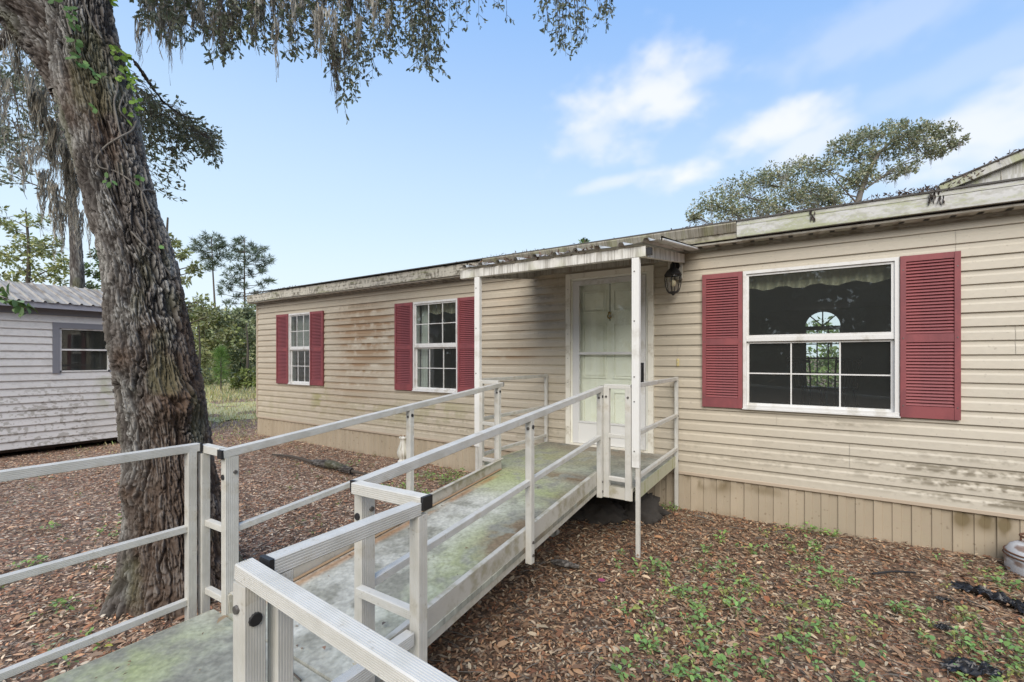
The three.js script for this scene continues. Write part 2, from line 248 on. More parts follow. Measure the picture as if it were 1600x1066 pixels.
// ------------------------------------------------------------------ ground
{
  const r = rng(11);
  const N = 1024, T = 2.6, col = new Float32Array(N * N * 3), hgt = new Float32Array(N * N);
  for (let j = 0; j < N; j++) for (let i = 0; i < N; i++) { const k = j * N + i, n = fbm(i * 0.05, j * 0.05, 0, 3); col[k * 3] = 0.085 + 0.06 * n; col[k * 3 + 1] = 0.055 + 0.04 * n; col[k * 3 + 2] = 0.036 + 0.025 * n; }
  const pal = [[0.25, 0.16, 0.105], [0.36, 0.26, 0.18], [0.17, 0.10, 0.066], [0.23, 0.115, 0.07], [0.46, 0.36, 0.26], [0.10, 0.066, 0.045], [0.30, 0.20, 0.13]];
  for (let q = 0; q < 9000; q++) {
    const cx = r() * N, cy = r() * N, L = (0.03 + r() * 0.035) / T * N / 2, W = L * (0.28 + r() * 0.15), a = r() * Math.PI, ca = Math.cos(a), sa = Math.sin(a), c = jit(pal[Math.floor(r() * pal.length)], r, 0.25), z = 0.3 + r() * 0.7, R = Math.ceil(L);
    for (let y = -R; y <= R; y++) for (let x = -R; x <= R; x++) {
      const u = (x * ca + y * sa) / L, v = (-x * sa + y * ca) / W; if (u * u * 0.7 + Math.abs(v) * (0.6 + 0.4 * Math.abs(u)) > 0.9 || Math.abs(u) > 1) continue;
      const k = (((cy + y) & (N - 1)) * N + ((cx + x) & (N - 1))); const f = 0.9 + 0.14 * (1 - Math.abs(v)) ; col[k * 3] = c[0] * f; col[k * 3 + 1] = c[1] * f; col[k * 3 + 2] = c[2] * f; hgt[k] = z * (0.6 + 0.4 * v * u + 0.3 * (1 - v * v));
    }
  }
  const map = dataTex(N, N, (u, v) => { const k = (Math.floor(v * N) * N + Math.floor(u * N)) * 3; return [col[k], col[k + 1], col[k + 2]]; });
  const bmp = dataTex(N, N, (u, v) => { const h = hgt[Math.floor(v * N) * N + Math.floor(u * N)]; return [h, h, h]; }, false);
  const m = new THREE.MeshStandardMaterial({ map, bumpMap: bmp, bumpScale: 0.012, roughness: 0.95, vertexColors: true });
  const pos = [], uv = [], cc = [], idx = [], S = 150, gx = (k) => Math.sign(k) * Math.pow(Math.abs(k), 2.6) * 300;
  for (let j = 0; j <= S; j++) for (let i = 0; i <= S; i++) {
    const x = gx(i / S * 2 - 1) - 2, z = gx(j / S * 2 - 1) + 3, dry = sm(-2.2, -3.4, x), f = (0.78 + 0.5 * fbm(x * 0.6 + 31, z * 0.6, 0, 4)) * (1 + 0.25 * dry);
    pos.push(x, groundY(x, z), z); uv.push(x / T, z / T); cc.push(f, f * (1 + 0.02 * dry), f * (1 + 0.08 * dry));
  }
  for (let j = 0; j < S; j++) for (let i = 0; i < S; i++) { const a = j * (S + 1) + i; idx.push(a, a + S + 1, a + 1, a + 1, a + S + 1, a + S + 2); }
  const g = new THREE.BufferGeometry(); g.setAttribute('position', new THREE.Float32BufferAttribute(pos, 3)); g.setAttribute('uv', new THREE.Float32BufferAttribute(uv, 2)); g.setAttribute('color', new THREE.Float32BufferAttribute(cc, 3)); g.setIndex(idx); g.computeVertexNormals();
  top(new THREE.Mesh(g, m), 'ground', 'brown leaf strewn ground around the mobile home and ramp', 'ground', null, 'structure');
}
function groundY(x, z) { const far = sm(12, 40, Math.hypot(x, z)); return (1 - far) * ((fbm(x * 0.8 + 5, z * 0.8, 0, 3) - 0.5) * 0.07) - 0.012 + far * (-0.05); }

// ------------------------------------------------------------------ the mobile home
const house = thing('mobile_home', 'long tan vinyl sided mobile home with red shutters and stained siding', 'house', [0, 0, 0]);
const XL = -9.69, XR = 4.6, ZB = -7.5, SZ = 0.019;
const windows = [[-8.49, -7.775, 1.10, 2.475], [-5.09, -4.185, 1.10, 2.475], [-0.481, 0.723, 1.10, 2.475]];
const doorHole = [-2.45, -1.37, 0.53, 2.64];
{
  const holes = [...windows, doorHole];
  const wallShape = (x0, x1, y0, y1, hs) => { const s = new THREE.Shape([[x0, y0], [x1, y0], [x1, y1], [x0, y1]].map(q => new THREE.Vector2(...q))); for (const [a, b, c, d] of hs) s.holes.push(new THREE.Path([[a, c], [a, d], [b, d], [b, c]].map(q => new THREE.Vector2(...q)))); return s; };
  const fw = new THREE.ExtrudeGeometry(wallShape(XL, XR, 0.4, 2.95, holes.map(([a, b, c, d]) => [a + 0.02, b - 0.02, c + 0.02, d - 0.02])), { depth: 0.1, bevelEnabled: false }); fw.translate(0, 0, -0.1);
  mesh('wall', fw, M.room, house);
  // back wall with a window under a half round transom
  const bs = wallShape(XL, XR, 0.4, 2.95, [[0.09, 0.8, 0.9, 2.29], [-6, -5.2, 1.2, 2.3]]);
  const arch = new THREE.Path(); arch.moveTo(0.8, 2.34); arch.absarc(0.445, 2.34, 0.355, 0, Math.PI, false); arch.lineTo(0.8, 2.34); bs.holes.push(arch);
  const bw = new THREE.ExtrudeGeometry(bs, { depth: 0.1, bevelEnabled: false, curveSegments: 16 }); bw.translate(0, 0, ZB); mesh('wall', bw, M.room, house);
  mesh('wall', bx(XL, XL + 0.1, 0.4, 2.95, ZB + 0.1, -0.1), M.trimTan, house); mesh('wall', bx(XR - 0.1, XR, 0.4, 2.95, ZB + 0.1, -0.1), M.trimTan, house);
  mesh('interior_wall', bx(-3.5, -3.42, 0.55, 2.75, ZB + 0.1, -0.1), M.room, house); mesh('interior_wall', bx(-7, -6.92, 0.55, 2.75, ZB + 0.1, -0.1), M.room, house); mesh('interior_wall', bx(-9.59, -3.5, 0.55, 2.75, -3.1, -3.02), M.room, house);
  mesh('floor', bx(XL, XR, 0.4, 0.548, ZB + 0.1, -0.1), M.roomFloor, house); mesh('ceiling', bx(XL + 0.1, XR - 0.1, 2.72, 2.76, ZB + 0.1, -0.1), M.room, house);
  // siding: 21 horizontal courses, each a panel of its own, cut round the openings
  const prof = [[0, 0], [0, 0.0165], [0.003, 0.019], [0.064, 0.0145], [0.08, 0.006], [COURSE, 0.004]];
  const zAt = (h) => { for (let k = 1; k < prof.length - 1; k++) if (h <= prof[k + 1][0]) return mix(prof[k][1], prof[k + 1][1], (h - prof[k][0]) / Math.max(1e-6, prof[k + 1][0] - prof[k][0])); return 0.004; };
  const r = rng(5);
  for (let k = 0; k < 21; k++) {
    const y0 = WALL0 + k * COURSE;
    const xs = new Set([XL + 0.03, XR]); for (const [a, b, c, d] of holes) if (d > y0 && c < y0 + COURSE) { xs.add(a); xs.add(b); }
    const so = [0.9, 2.4, 0.2, 1.7, 3.1][Math.floor(k / 2) % 5]; const seams = []; for (let x = XL + so + 0.35; x < XR; x += 3.66) seams.push(x);
    for (const s of [[-6.9, 18], [-8.9, 19], [-0.19, 5], [-0.19, 6], [0.35, 18], [0.35, 17], [1.42, 12], [1.42, 11]]) if (s[1] === k) seams.push(s[0]);
    for (const s of seams) if (![...holes].some(([a, b, c, d]) => s > a - 0.05 && s < b + 0.05 && d > y0 && c < y0 + COURSE)) xs.add(s);
    const X = [...xs].sort((a, b) => a - b);
    for (let i = 0; i + 1 < X.length; i++) {
      const xm = (X[i] + X[i + 1]) / 2, g0 = seams.includes(X[i]) ? 0.0012 : 0, g1 = seams.includes(X[i + 1]) ? 0.0012 : 0;
      let ranges = [[0, COURSE]];
      for (const [a, b, c, d] of holes) if (xm > a && xm < b) ranges = ranges.flatMap(([u, v]) => { const A = c - y0, B = d - y0, o = []; if (A > u) o.push([u, Math.min(v, A)]); if (B < v) o.push([Math.max(u, B), v]); return B <= u || A >= v ? [[u, v]] : o; });
      for (const [u, v] of ranges) {
        if (v - u < 0.002) continue;
        const pos = [], uv = [];
        const hs = [u, ...prof.map(q => q[0]).filter(h => h > u + 1e-5 && h < v - 1e-5), v], line = u < 1e-5 ? [[0, 0], [0, 0.0165], ...hs.slice(1).map(h => [h, zAt(h)])] : [[u, 0], ...hs.map(h => [h, zAt(h)])];
        const nx = Math.max(1, Math.round((X[i + 1] - X[i]) / 0.25)), wob = (x) => 0.0012 * Math.sin(x * 2.1 + k * 1.7) + 0.0012 * (vn(x * 1.3, k * 9) - 0.5);
        for (let s = 0; s < nx; s++) {
          const xa = mix(X[i] + g0, X[i + 1] - g1, s / nx), xb = mix(X[i] + g0, X[i + 1] - g1, (s + 1) / nx);
          for (let q = 0; q + 1 < line.length; q++) {
            const [ha, za] = line[q], [hb, zb] = line[q + 1];
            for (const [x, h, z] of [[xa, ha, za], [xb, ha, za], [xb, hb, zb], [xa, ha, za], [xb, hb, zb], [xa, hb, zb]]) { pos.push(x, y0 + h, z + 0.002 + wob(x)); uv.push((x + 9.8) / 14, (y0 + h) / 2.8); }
          }
        }
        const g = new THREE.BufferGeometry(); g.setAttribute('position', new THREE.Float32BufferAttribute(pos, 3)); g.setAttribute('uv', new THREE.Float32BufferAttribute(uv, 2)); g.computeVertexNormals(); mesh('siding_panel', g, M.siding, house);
      }
    }
  }
  mesh('corner_trim', bx(XL - 0.02, XL + 0.03, 0.37, 2.76, -0.06, 0.026), M.trimTan, house);
  mesh('starter_strip', sweep(plain(0.02, 0.035, 0.004), V(XL, 0.362, 0.014), V(XR, 0.362, 0.014)), M.trimTan, house);
  // skirting panels: pairs of vertical pans, one set a little back
  for (let k = 0; XL + k * 0.256 < XR; k++) {
    const x0 = XL + k * 0.256, pos = [], uv = [], ln = [[0, 0.001], [0.003, 0.0125], [0.007, 0.013], [0.06, 0.0075], [0.066, 0.001], [0.128, 0.003], [0.131, 0.0115], [0.135, 0.012], [0.188, 0.007], [0.194, 0.0], [0.256, 0.001]], dz = (r() - 0.5) * 0.004, dy = (r() - 0.5) * 0.004;
    for (let q = 0; q + 1 < ln.length; q++) { const [a, za] = ln[q], [b, zb] = ln[q + 1], lean = 0.012; for (const [x, z, y] of [[a, za + lean, -0.1], [b, zb + lean, -0.1], [b, zb, 0.35 + dy], [a, za + lean, -0.1], [b, zb, 0.35 + dy], [a, za, 0.35 + dy]]) { pos.push(x0 + x, y, z + dz - 0.006); uv.push((x0 + x + 9.8) / 14, Math.max(0, y) / 0.42); } }
    const g = new THREE.BufferGeometry(); g.setAttribute('position', new THREE.Float32BufferAttribute(pos, 3)); g.setAttribute('uv', new THREE.Float32BufferAttribute(uv, 2)); g.computeVertexNormals(); mesh('skirting_panel', g, M.skirt, house);
  }
  mesh('skirting_backing', bx(XL, XR, -0.1, 0.36, -0.06, -0.02), M.roomFloor, house); mesh('skirting_backing', bx(XL, XR, -0.1, 0.36, ZB, ZB + 0.04), M.roomFloor, house); mesh('skirting_backing', bx(XL, XL + 0.04, -0.1, 0.36, ZB + 0.04, -0.06), M.trimTan, house);
  // eaves
  const board = (name, x0, x1, yb, yt, z0, z1, m, sag = 0.006) => {
    const n = 24, g = new THREE.BoxGeometry(x1 - x0, yt - yb, z1 - z0, n, 1, 1), p = g.attributes.position, uv = g.attributes.uv, nn = g.attributes.normal;
    for (let i = 0; i < p.count; i++) { const X = p.getX(i) + (x0 + x1) / 2, Y = p.getY(i) + (yb + yt) / 2 + sag * (fbm(X * 0.7, yb * 9, 0, 3) - 0.5) * 2, Z = p.getZ(i) + (z0 + z1) / 2; p.setXYZ(i, X, Y, Z); uv.setXY(i, X / 4, Math.abs(nn.getY(i)) > 0.5 ? Z * 4 : (Y - yb) / (yt - yb)); }
    return mesh(name, g, m, house);
  };
  board('fascia_board', XL - 0.09, -3.59, 2.775, 2.928, 0.155, 0.18, M.fasciaLeft, 0.009);
  board('fascia_board', -3.588, -0.522, 2.785, 2.925, 0.155, 0.18, M.gutter);
  board('fascia_board', -0.52, XR, 2.79, 2.90, 0.16, 0.20, M.fasciaRight);
  board('fascia_board', -0.52, XR, 2.9015, 2.95, 0.16, 0.203, M.fasciaRight, 0.006);
  mesh('drip_flashing', sweep([[0.0, -0.055], [0.016, -0.052], [0.065, 0.02], [0.065, 0.032], [0.052, 0.034], [0, -0.03]], V(-3.59, 2.9, 0.18), V(-0.522, 2.897, 0.18)), M.gutter, house);
  board('soffit', XL - 0.09, XR, 2.755, 2.772, 0.012, 0.16, M.soffit, 0.004);
  { const gs = []; for (let x = XL; x < XR; x += 0.16) gs.push(bx(x, x + 0.035, 2.7515, 2.7535, 0.06, 0.12)); mesh('soffit_vent', gs, M.black, house).userData.kind = 'stuff'; }
  board('frieze_board', XL + 0.03, XR, 2.722, 2.754, 0.022, 0.034, M.soffit, 0.002);
  // roof: low pitch shingle roof with a rolled front edge
  const pitch = 0.24, zr = -3.75, yr = 2.95 + pitch * (0.2 - zr);
  const roofPart = (a, b) => { const g = new THREE.BufferGeometry(); const [za, ya] = a, [zb, yb] = b; const x0 = XL - 0.1, x1 = XR + 0.1, q = [[x0, ya, za], [x1, ya, za], [x1, yb, zb], [x0, yb, zb]], t = q.map(([x, y, z]) => [x, y - 0.014, z]), F = (...v) => [v[0], v[1], v[2], v[0], v[2], v[3]].flat(); g.setAttribute('position', new THREE.Float32BufferAttribute([...F(...q), ...F(t[3], t[2], t[1], t[0]), ...F(t[0], t[1], q[1], q[0]), ...F(q[0], q[3], t[3], t[0]), ...F(q[2], q[1], t[1], t[2])], 3)); g.setAttribute('uv', new THREE.Float32BufferAttribute(new Float32Array(60), 2)); g.computeVertexNormals(); mesh('roof_slope', g, M.shingle, house); };
  roofPart([0.215, 2.955], [zr, yr]); roofPart([zr, yr], [ZB - 0.2, 2.955]);
  // gable end plates
  for (const x of [XL, XR - 0.05]) { const s = new THREE.Shape([[0.1, 2.9], [ZB, 2.9], [zr, yr - 0.06]].map(([z, y]) => new THREE.Vector2(-z, y))); const g = new THREE.ExtrudeGeometry(s, { depth: 0.05, bevelEnabled: false }); g.rotateY(Math.PI / 2); g.translate(x, 0, 0); mesh('gable_end', g, M.trimTan, house); }
  // front gable over the right end of the wall
  const gx0 = 1.0, gp = 2.9, rise = 0.36, gy = 2.947;
  { const s = new THREE.Shape([[gx0, gy], [gp * 2 - gx0, gy], [gp, gy + (gp - gx0) * rise]].map(q => new THREE.Vector2(...q))); const g = new THREE.ExtrudeGeometry(s, { depth: 0.03, bevelEnabled: false }); g.translate(0, 0, 0.13); const w = mesh('front_gable', g, M.fasciaRight, house); for (let x = gx0 + 0.3; x < gp; x += 0.2) mesh('batten', bx(x, x + 0.006, gy, gy + (x - gx0) * rise - 0.01, 0.16, 0.164), M.soffit, w); }
  for (const s of [1, -1]) { const A = V(s > 0 ? gx0 - 0.05 : gp * 2 - gx0 + 0.05, gy + 0.012, 0.185), B = V(gp, gy + (gp - gx0) * rise + 0.03, 0.185); mesh('rake_board', sweep(plain(0.05, 0.06), A, B), M.fasciaRight, house); mesh('roof_edge', sweep(plain(0.07, 0.012, 0.002), A.clone().add(V(0, 0.038, 0)), B.clone().add(V(0, 0.038, 0))), M.shingle, house); const C = A.clone().add(V(0, 0.03, -2.5)), D = B.clone().add(V(0, 0.03, -2.5)), g = new THREE.BufferGeometry(); g.setAttribute('position', new THREE.Float32BufferAttribute([A, B, D, A, D, C].flatMap(p => [p.x, p.y + 0.035, p.z]), 3)); g.computeVertexNormals(); mesh('roof_slope', g, M.shingle, house); }
  // dead leaves and twigs lying along the roof edge
  const b = new Buf(), q = rng(77);
  const lit = (x, y, z, n, sp, up) => { for (let k = 0; k < n; k++) { const d = unit([q() - 0.5, (q() - 0.5) * 0.7, q() - 0.5]); b.leaf([x + (q() - 0.5) * sp, y + q() * up, z + (q() - 0.5) * 0.08], d, perp(d, q), 0.022 + q() * 0.02, 0.009 + q() * 0.007, jit([0.15, 0.11, 0.085], q, 0.6), 0.15, true); } };
  for (let x = -0.5; x < 4; x += 0.05) { const k = sm(0.35, 0.65, fbm(x * 1.6, 3, 0, 3)); lit(x, 2.95 + (x > gx0 ? (x - gx0) * rise + 0.048 : 0.006), 0.18, Math.round((1 + 16 * k) * (x > gx0 ? 0.5 : 1)), 0.1, 0.012 + 0.022 * k); }
  for (let x = 0.72; x < 1.15; x += 0.03) lit(x, 2.96 + Math.max(0, (x - gx0) * rise) + 0.012, 0.19, 9, 0.08, 0.022);
  for (let x = XL; x < -0.5; x += 0.06) { const k = sm(0.5, 0.7, fbm(x * 1.2, 8, 0, 3)); lit(x, 2.945, 0.17, Math.round(0.6 + 7 * k), 0.1, 0.008 + 0.02 * k); }
  for (const [x, n] of [[0.1, 14], [0.9, 16], [0.95, 10]]) for (let k = 0; k < n; k++) { const d = unit([(q() - 0.5) * 0.6, -1, (q() - 0.5) * 0.5]); b.leaf([x + (q() - 0.5) * 0.05, 2.95 - q() * 0.08, 0.212], d, perp(d, q), 0.05, 0.014, [0.045, 0.032, 0.025], 0.1, true); }
  const lm = mesh('roof_leaf_litter', b.geo(), leafM(), house); lm.userData.kind = 'stuff';
}
// windows with frames, sashes, bars and panes
function windowPart(x0, x1, y0, y1, yMid, cols, upperBars, rowsL) {
  const f = 0.03, z0 = -0.06, z1 = 0.036;
  const w = mesh('window', [bx(x0, x1, y0, y0 + f, z0, z1 + 0.006), bx(x0, x1, y1 - f, y1, z0, z1), bx(x0, x0 + f, y0 + f, y1 - f, z0, z1), bx(x1 - f, x1, y0 + f, y1 - f, z0, z1)], M.vinyl, house);
  const a = x0 + f, b = x1 - f, c = y0 + f, d = y1 - f, s = 0.022;
  mesh('meeting_rail', bx(a, b, yMid - 0.018, yMid + 0.022, -0.03, 0.024), M.vinyl, w);
  const sash = (ya, yb, z, rows, bars) => {
    mesh('sash', [bx(a, a + s, ya, yb, z, z + 0.02), bx(b - s, b, ya, yb, z, z + 0.02), bx(a + s, b - s, ya, ya + s, z, z + 0.02), bx(a + s, b - s, yb - s, yb, z, z + 0.02)], M.vinyl, w);
    if (bars) { for (let k = 1; k < cols; k++) { const x = mix(a, b, k / cols); mesh('glazing_bar', bx(x - 0.006, x + 0.006, ya + s, yb - s, z + 0.004, z + 0.017), M.vinyl, w); } for (let k = 1; k < rows; k++) { const y = mix(ya, yb, k / rows); mesh('glazing_bar', bx(a + s, b - s, y - 0.006, y + 0.006, z + 0.0025, z + 0.0155), M.vinyl, w); } }
    mesh('pane', bx(a + s * 0.5, b - s * 0.5, ya + s * 0.5, yb - s * 0.5, z + 0.007, z + 0.0095), M.glass, w);
  };
  sash(c, yMid - 0.018, -0.024, rowsL, true); sash(yMid + 0.022, d, 0.0, rowsL, upperBars);
  mesh('sill', bx(x0 - 0.005, x1 + 0.005, y0 - 0.012, y0 - 0.001, 0.0, z1 + 0.018), M.vinyl, w);
  return w;
}
windowPart(...windows[0], 1.785, 3, true, 2); windowPart(...windows[1], 1.785, 3, true, 2); windowPart(...windows[2], 1.787, 3, false, 2);
// louvred shutters
function shutter(x0, x1, y0 = 1.095, y1 = 2.475) {
  const z0 = 0.022, z1 = 0.052, st = 0.038, mid = mix(y0, y1, 0.49), s = mesh('shutter', [bx(x0, x0 + st, y0, y1, z0, z1), bx(x1 - st, x1, y0, y1, z0, z1), bx(x0 + st, x1 - st, y0, y0 + 0.1, z0, z1 - 0.004), bx(x0 + st, x1 - st, y1 - 0.05, y1, z0, z1 - 0.004), bx(x0 + st, x1 - st, mid - 0.035, mid + 0.035, z0, z1 - 0.004), bx(x0 + st, x1 - st, y0 + 0.1, y1 - 0.05, z0, z0 + 0.004)], M.shutter, house);
  const slatG = (() => { const w = x1 - x0 - 2 * st, g = bx(-w / 2, w / 2, -0.0125, 0.0125, -0.003, 0.003); g.rotateX(-0.62); return g; })();
  for (const [a, b] of [[y0 + 0.1, mid - 0.035], [mid + 0.035, y1 - 0.05]]) { const n = Math.round((b - a) / 0.0265); for (let k = 0; k < n; k++) { const o = mesh('slat', slatG, M.shutter, s); o.position.set((x0 + x1) / 2, mix(a, b, (k + 0.5) / n), z0 + 0.016); } }
  for (const x of [x0 + st / 2, x1 - st / 2]) for (const y of [y0 + 0.1, mid, y1 - 0.12]) { const g = new THREE.CylinderGeometry(0.005, 0.006, 0.004, 8); g.rotateX(Math.PI / 2); const o = mesh('screw', g, M.bolt, s); o.position.set(x, y, z1 + 0.001); }
}
shutter(-8.905, -8.495); shutter(-7.77, -7.37); shutter(-5.485, -5.095); shutter(-4.18, -3.80); shutter(-0.862, -0.485); shutter(0.727, 1.104);
// door with its storm door
{
  const [x0, x1, y0, y1] = doorHole, t = 0.062;
  const fr = mesh('door_frame', [bx(x0, x0 + t, y0, y1, -0.05, 0.045), bx(x1 - t, x1, y0, y1, -0.05, 0.045), bx(x0 + t, x1 - t, y1 - t, y1, -0.05, 0.045), bx(x0 + t, x1 - t, y0, y0 + 0.03, -0.09, 0.06)], M.doorTrim, house);
  mesh('inner_stop', [bx(x0 + t, x0 + t + 0.025, y0 + 0.03, y1 - t, -0.05, 0.022), bx(x1 - t - 0.025, x1 - t, y0 + 0.03, y1 - t, -0.05, 0.022), bx(x0 + t + 0.025, x1 - t - 0.025, y1 - t - 0.025, y1 - t, -0.05, 0.022)], M.doorWhite, fr);
  const a = x0 + t + 0.03, b = x1 - t - 0.03, c = y0 + 0.035, d = y1 - t - 0.03, st = 0.075;
  const sd = mesh('storm_door', [bx(a, a + st, c, d, -0.012, 0.03), bx(b - st, b, c, d, -0.012, 0.03), bx(a + st, b - st, d - 0.06, d, -0.012, 0.03)], M.vinyl, house);
  mesh('kick_panel', bx(a + st, b - st, c, c + 0.25, -0.008, 0.024), M.kick, sd);
  mesh('glazing_rim', [bx(a + st, a + st + 0.012, c + 0.27, d - 0.06, -0.006, 0.034), bx(b - st - 0.012, b - st, c + 0.27, d - 0.06, -0.006, 0.034), bx(a + st, b - st, c + 0.25, c + 0.27, -0.006, 0.034)], M.vinyl, sd);
  mesh('cross_bar', bx(a + st + 0.012, b - st - 0.012, 1.645, 1.675, 0.0, 0.03), M.vinyl, sd);
  mesh('pane', bx(a + st - 0.005, b - st + 0.005, c + 0.255, d - 0.055, 0.006, 0.0095), M.doorGlass, sd);
  const h = mesh('door_handle', [tube([V(b - 0.035, 1.32, 0.032), V(b - 0.035, 1.33, 0.07), V(b - 0.035, 1.42, 0.078), V(b - 0.035, 1.5, 0.07), V(b - 0.035, 1.52, 0.032)], 0.011, 12, 8), bx(b - 0.052, b - 0.018, 1.29, 1.55, 0.03, 0.037)], M.black, sd);
  for (const y of [0.75, 1.0, 1.3, 1.6, 1.9, 2.2, 2.45]) { const g = new THREE.CylinderGeometry(0.004, 0.005, 0.003, 8); g.rotateX(Math.PI / 2); const o = mesh('screw', g, M.bolt, fr); o.position.set(x0 + t / 2, y, 0.046); }
  // six panel door behind the glass
  const dz = -0.055, fd = mesh('front_door', bx(x0 + t + 0.026, x1 - t - 0.026, y0 + 0.031, y1 - t - 0.026, dz - 0.04, dz), M.doorWhite, house), dw = x1 - x0 - 2 * t - 0.052, dx0 = x0 + t + 0.026;
  for (const u of [[0.12, 0.45], [0.55, 0.88]]) for (const [v0, v1] of [[0.62, 1.2], [1.36, 2.02], [2.16, 2.42]]) {
    const A = dx0 + dw * u[0], B = dx0 + dw * u[1], e = 0.03;
    mesh('door_panel', [bx(A, A + 0.014, v0, v1, dz, dz + 0.016), bx(B - 0.014, B, v0, v1, dz, dz + 0.016), bx(A + 0.014, B - 0.014, v0, v0 + 0.014, dz, dz + 0.016), bx(A + 0.014, B - 0.014, v1 - 0.014, v1, dz, dz + 0.016), bx(A + e, B - e, v0 + e, v1 - e, dz, dz + 0.013)], M.doorWhite, fd);
  }
  const kx = dx0 + dw * 0.5; mesh('wreath_hanger', bx(kx - 0.004, kx + 0.004, 2.05, 2.56, dz + 0.001, dz + 0.006), M.bolt, fd);
  const kg = new THREE.TorusGeometry(0.022, 0.007, 8, 20); kg.translate(kx, 2.1, dz + 0.024); const kb = new THREE.SphereGeometry(0.018, 12, 8); kb.scale(1, 1.3, 0.7); kb.translate(kx, 2.135, dz + 0.02); mesh('knocker', [kg, kb], M.brass, fd);
}
// the half round window at the back of the room, seen through the big front window
{
  const w = mesh('back_window', [bx(0.09, 0.13, 0.9, 2.29, ZB + 0.02, ZB + 0.12), bx(0.76, 0.8, 0.9, 2.29, ZB + 0.02, ZB + 0.12), bx(0.13, 0.76, 0.9, 0.94, ZB + 0.02, ZB + 0.12), bx(0.13, 0.76, 2.25, 2.29, ZB + 0.02, ZB + 0.12), bx(0.13, 0.76, 1.58, 1.62, ZB + 0.03, ZB + 0.11), ...[0.34, 0.55].map(x => bx(x - 0.012, x + 0.012, 0.94, 2.25, ZB + 0.04, ZB + 0.07)), ...[1.26, 1.93].map(y => bx(0.13, 0.76, y - 0.012, y + 0.012, ZB + 0.042, ZB + 0.068))], M.room, house);
  const gs = []; for (const an of [45, 90, 135]) { const g = bx(0, 0.34, -0.012, 0.012, ZB + 0.04, ZB + 0.07); g.translate(0, 0, -ZB); g.rotateZ(an * Math.PI / 180); g.translate(0.445, 2.34, ZB); gs.push(g); }
  gs.push(new THREE.TorusGeometry(0.345, 0.018, 6, 24, Math.PI).translate(0.445, 2.34, ZB + 0.06)); mesh('fanlight', gs, M.room, w);
}
// valances, plus a white curtain and a blind added to imitate pane reflections
{
  const wave = (x0, x1, y0, y1, z, n, amp, hem) => { const N = n * 8, pos = [], idx = []; for (let j = 0; j <= 6; j++) for (let i = 0; i <= N; i++) { const u = i / N, k = j / 6; pos.push(mix(x0, x1, u), mix(y1, y0 + hem * (0.5 + 0.5 * Math.sin(u * n * 6.28 * 0.31 + 1)), k), z + amp * (0.3 + 0.7 * k) * Math.sin(u * n * 6.28 + k)); } for (let j = 0; j < 6; j++) for (let i = 0; i < N; i++) { const a = j * (N + 1) + i; idx.push(a, a + N + 1, a + 1, a + 1, a + N + 1, a + N + 2); } const g = new THREE.BufferGeometry(); g.setAttribute('position', new THREE.Float32BufferAttribute(pos, 3)); g.setIndex(idx); g.computeVertexNormals(); return g; };
  top(mesh('', wave(-0.46, 0.70, 2.29, 2.46, -0.13, 13, 0.02, 0.03), M.valance), 'curtain_valance', 'gathered beige valance hanging inside the large front window', 'curtain');
  top(mesh('', wave(-5.07, -4.93, 1.12, 2.46, -0.14, 4, 0.02, 0), M.curtain), 'curtain', 'white curtain strip imitating a pale reflection at the left of the middle window', 'curtain');  // white strip stands in for a reflection in the left of the pane
  top(mesh('', wave(-4.93, -4.2, 2.28, 2.46, -0.15, 8, 0.018, 0.04), M.valance), 'curtain_valance', 'short valance across the top inside the middle window', 'curtain');
  const bl = thing('added_window_blind', 'added pale slatted blind strengthening the shed reflection in the far left window', 'blind', [-8.13, 1.8, -0.12]); for (let k = 0; k < 15; k++) { const g = bx(-0.31, 0.31, -0.022, 0.022, -0.001, 0.001); g.rotateX(0.5); const o = mesh('slat', g, M.blind, bl); o.position.y = 0.02 + k * 0.042; }  // blind added to brighten the shed reflection in the upper sash
  // two spindle back chairs inside
  const chair = (label, x, z, turn) => {
    const c = thing('spindle_chair', label, 'chair', [x, 0.548, z]); c.rotation.y = turn;
    mesh('seat', bx(-0.22, 0.22, 0.42, 0.46, -0.21, 0.21), M.darkWood, c);
    for (const [a, b] of [[-1, -1], [1, -1], [-1, 1], [1, 1]]) mesh('leg', tube([V(a * 0.17, 0.42, b * 0.16), V(a * 0.21, 0, b * 0.2)], 0.018, 2, 6), M.darkWood, c);
    for (const s of [-1, 1]) mesh('back_post', tube([V(s * 0.19, 0.45, -0.19), V(s * 0.21, 0.8, -0.24), V(s * 0.22, 1.08, -0.3)], 0.018, 6, 6), M.darkWood, c);
    for (let k = -2; k <= 2; k++) mesh('spindle', tube([V(k * 0.06, 0.45, -0.19), V(k * 0.066, 1.0, -0.28)], 0.009, 2, 6), M.darkWood, c);
    mesh('top_rail', tube([V(-0.23, 0.98, -0.28), V(0, 1.03, -0.3), V(0.23, 0.98, -0.28)], 0.03, 8, 6), M.darkWood, c);
  };
  chair('dark spindle back chair inside, left one before the arched window', 0.12, -6.2, 2.6); chair('dark spindle back chair inside, right one before the arched window', 0.68, -6.1, -2.7);
}

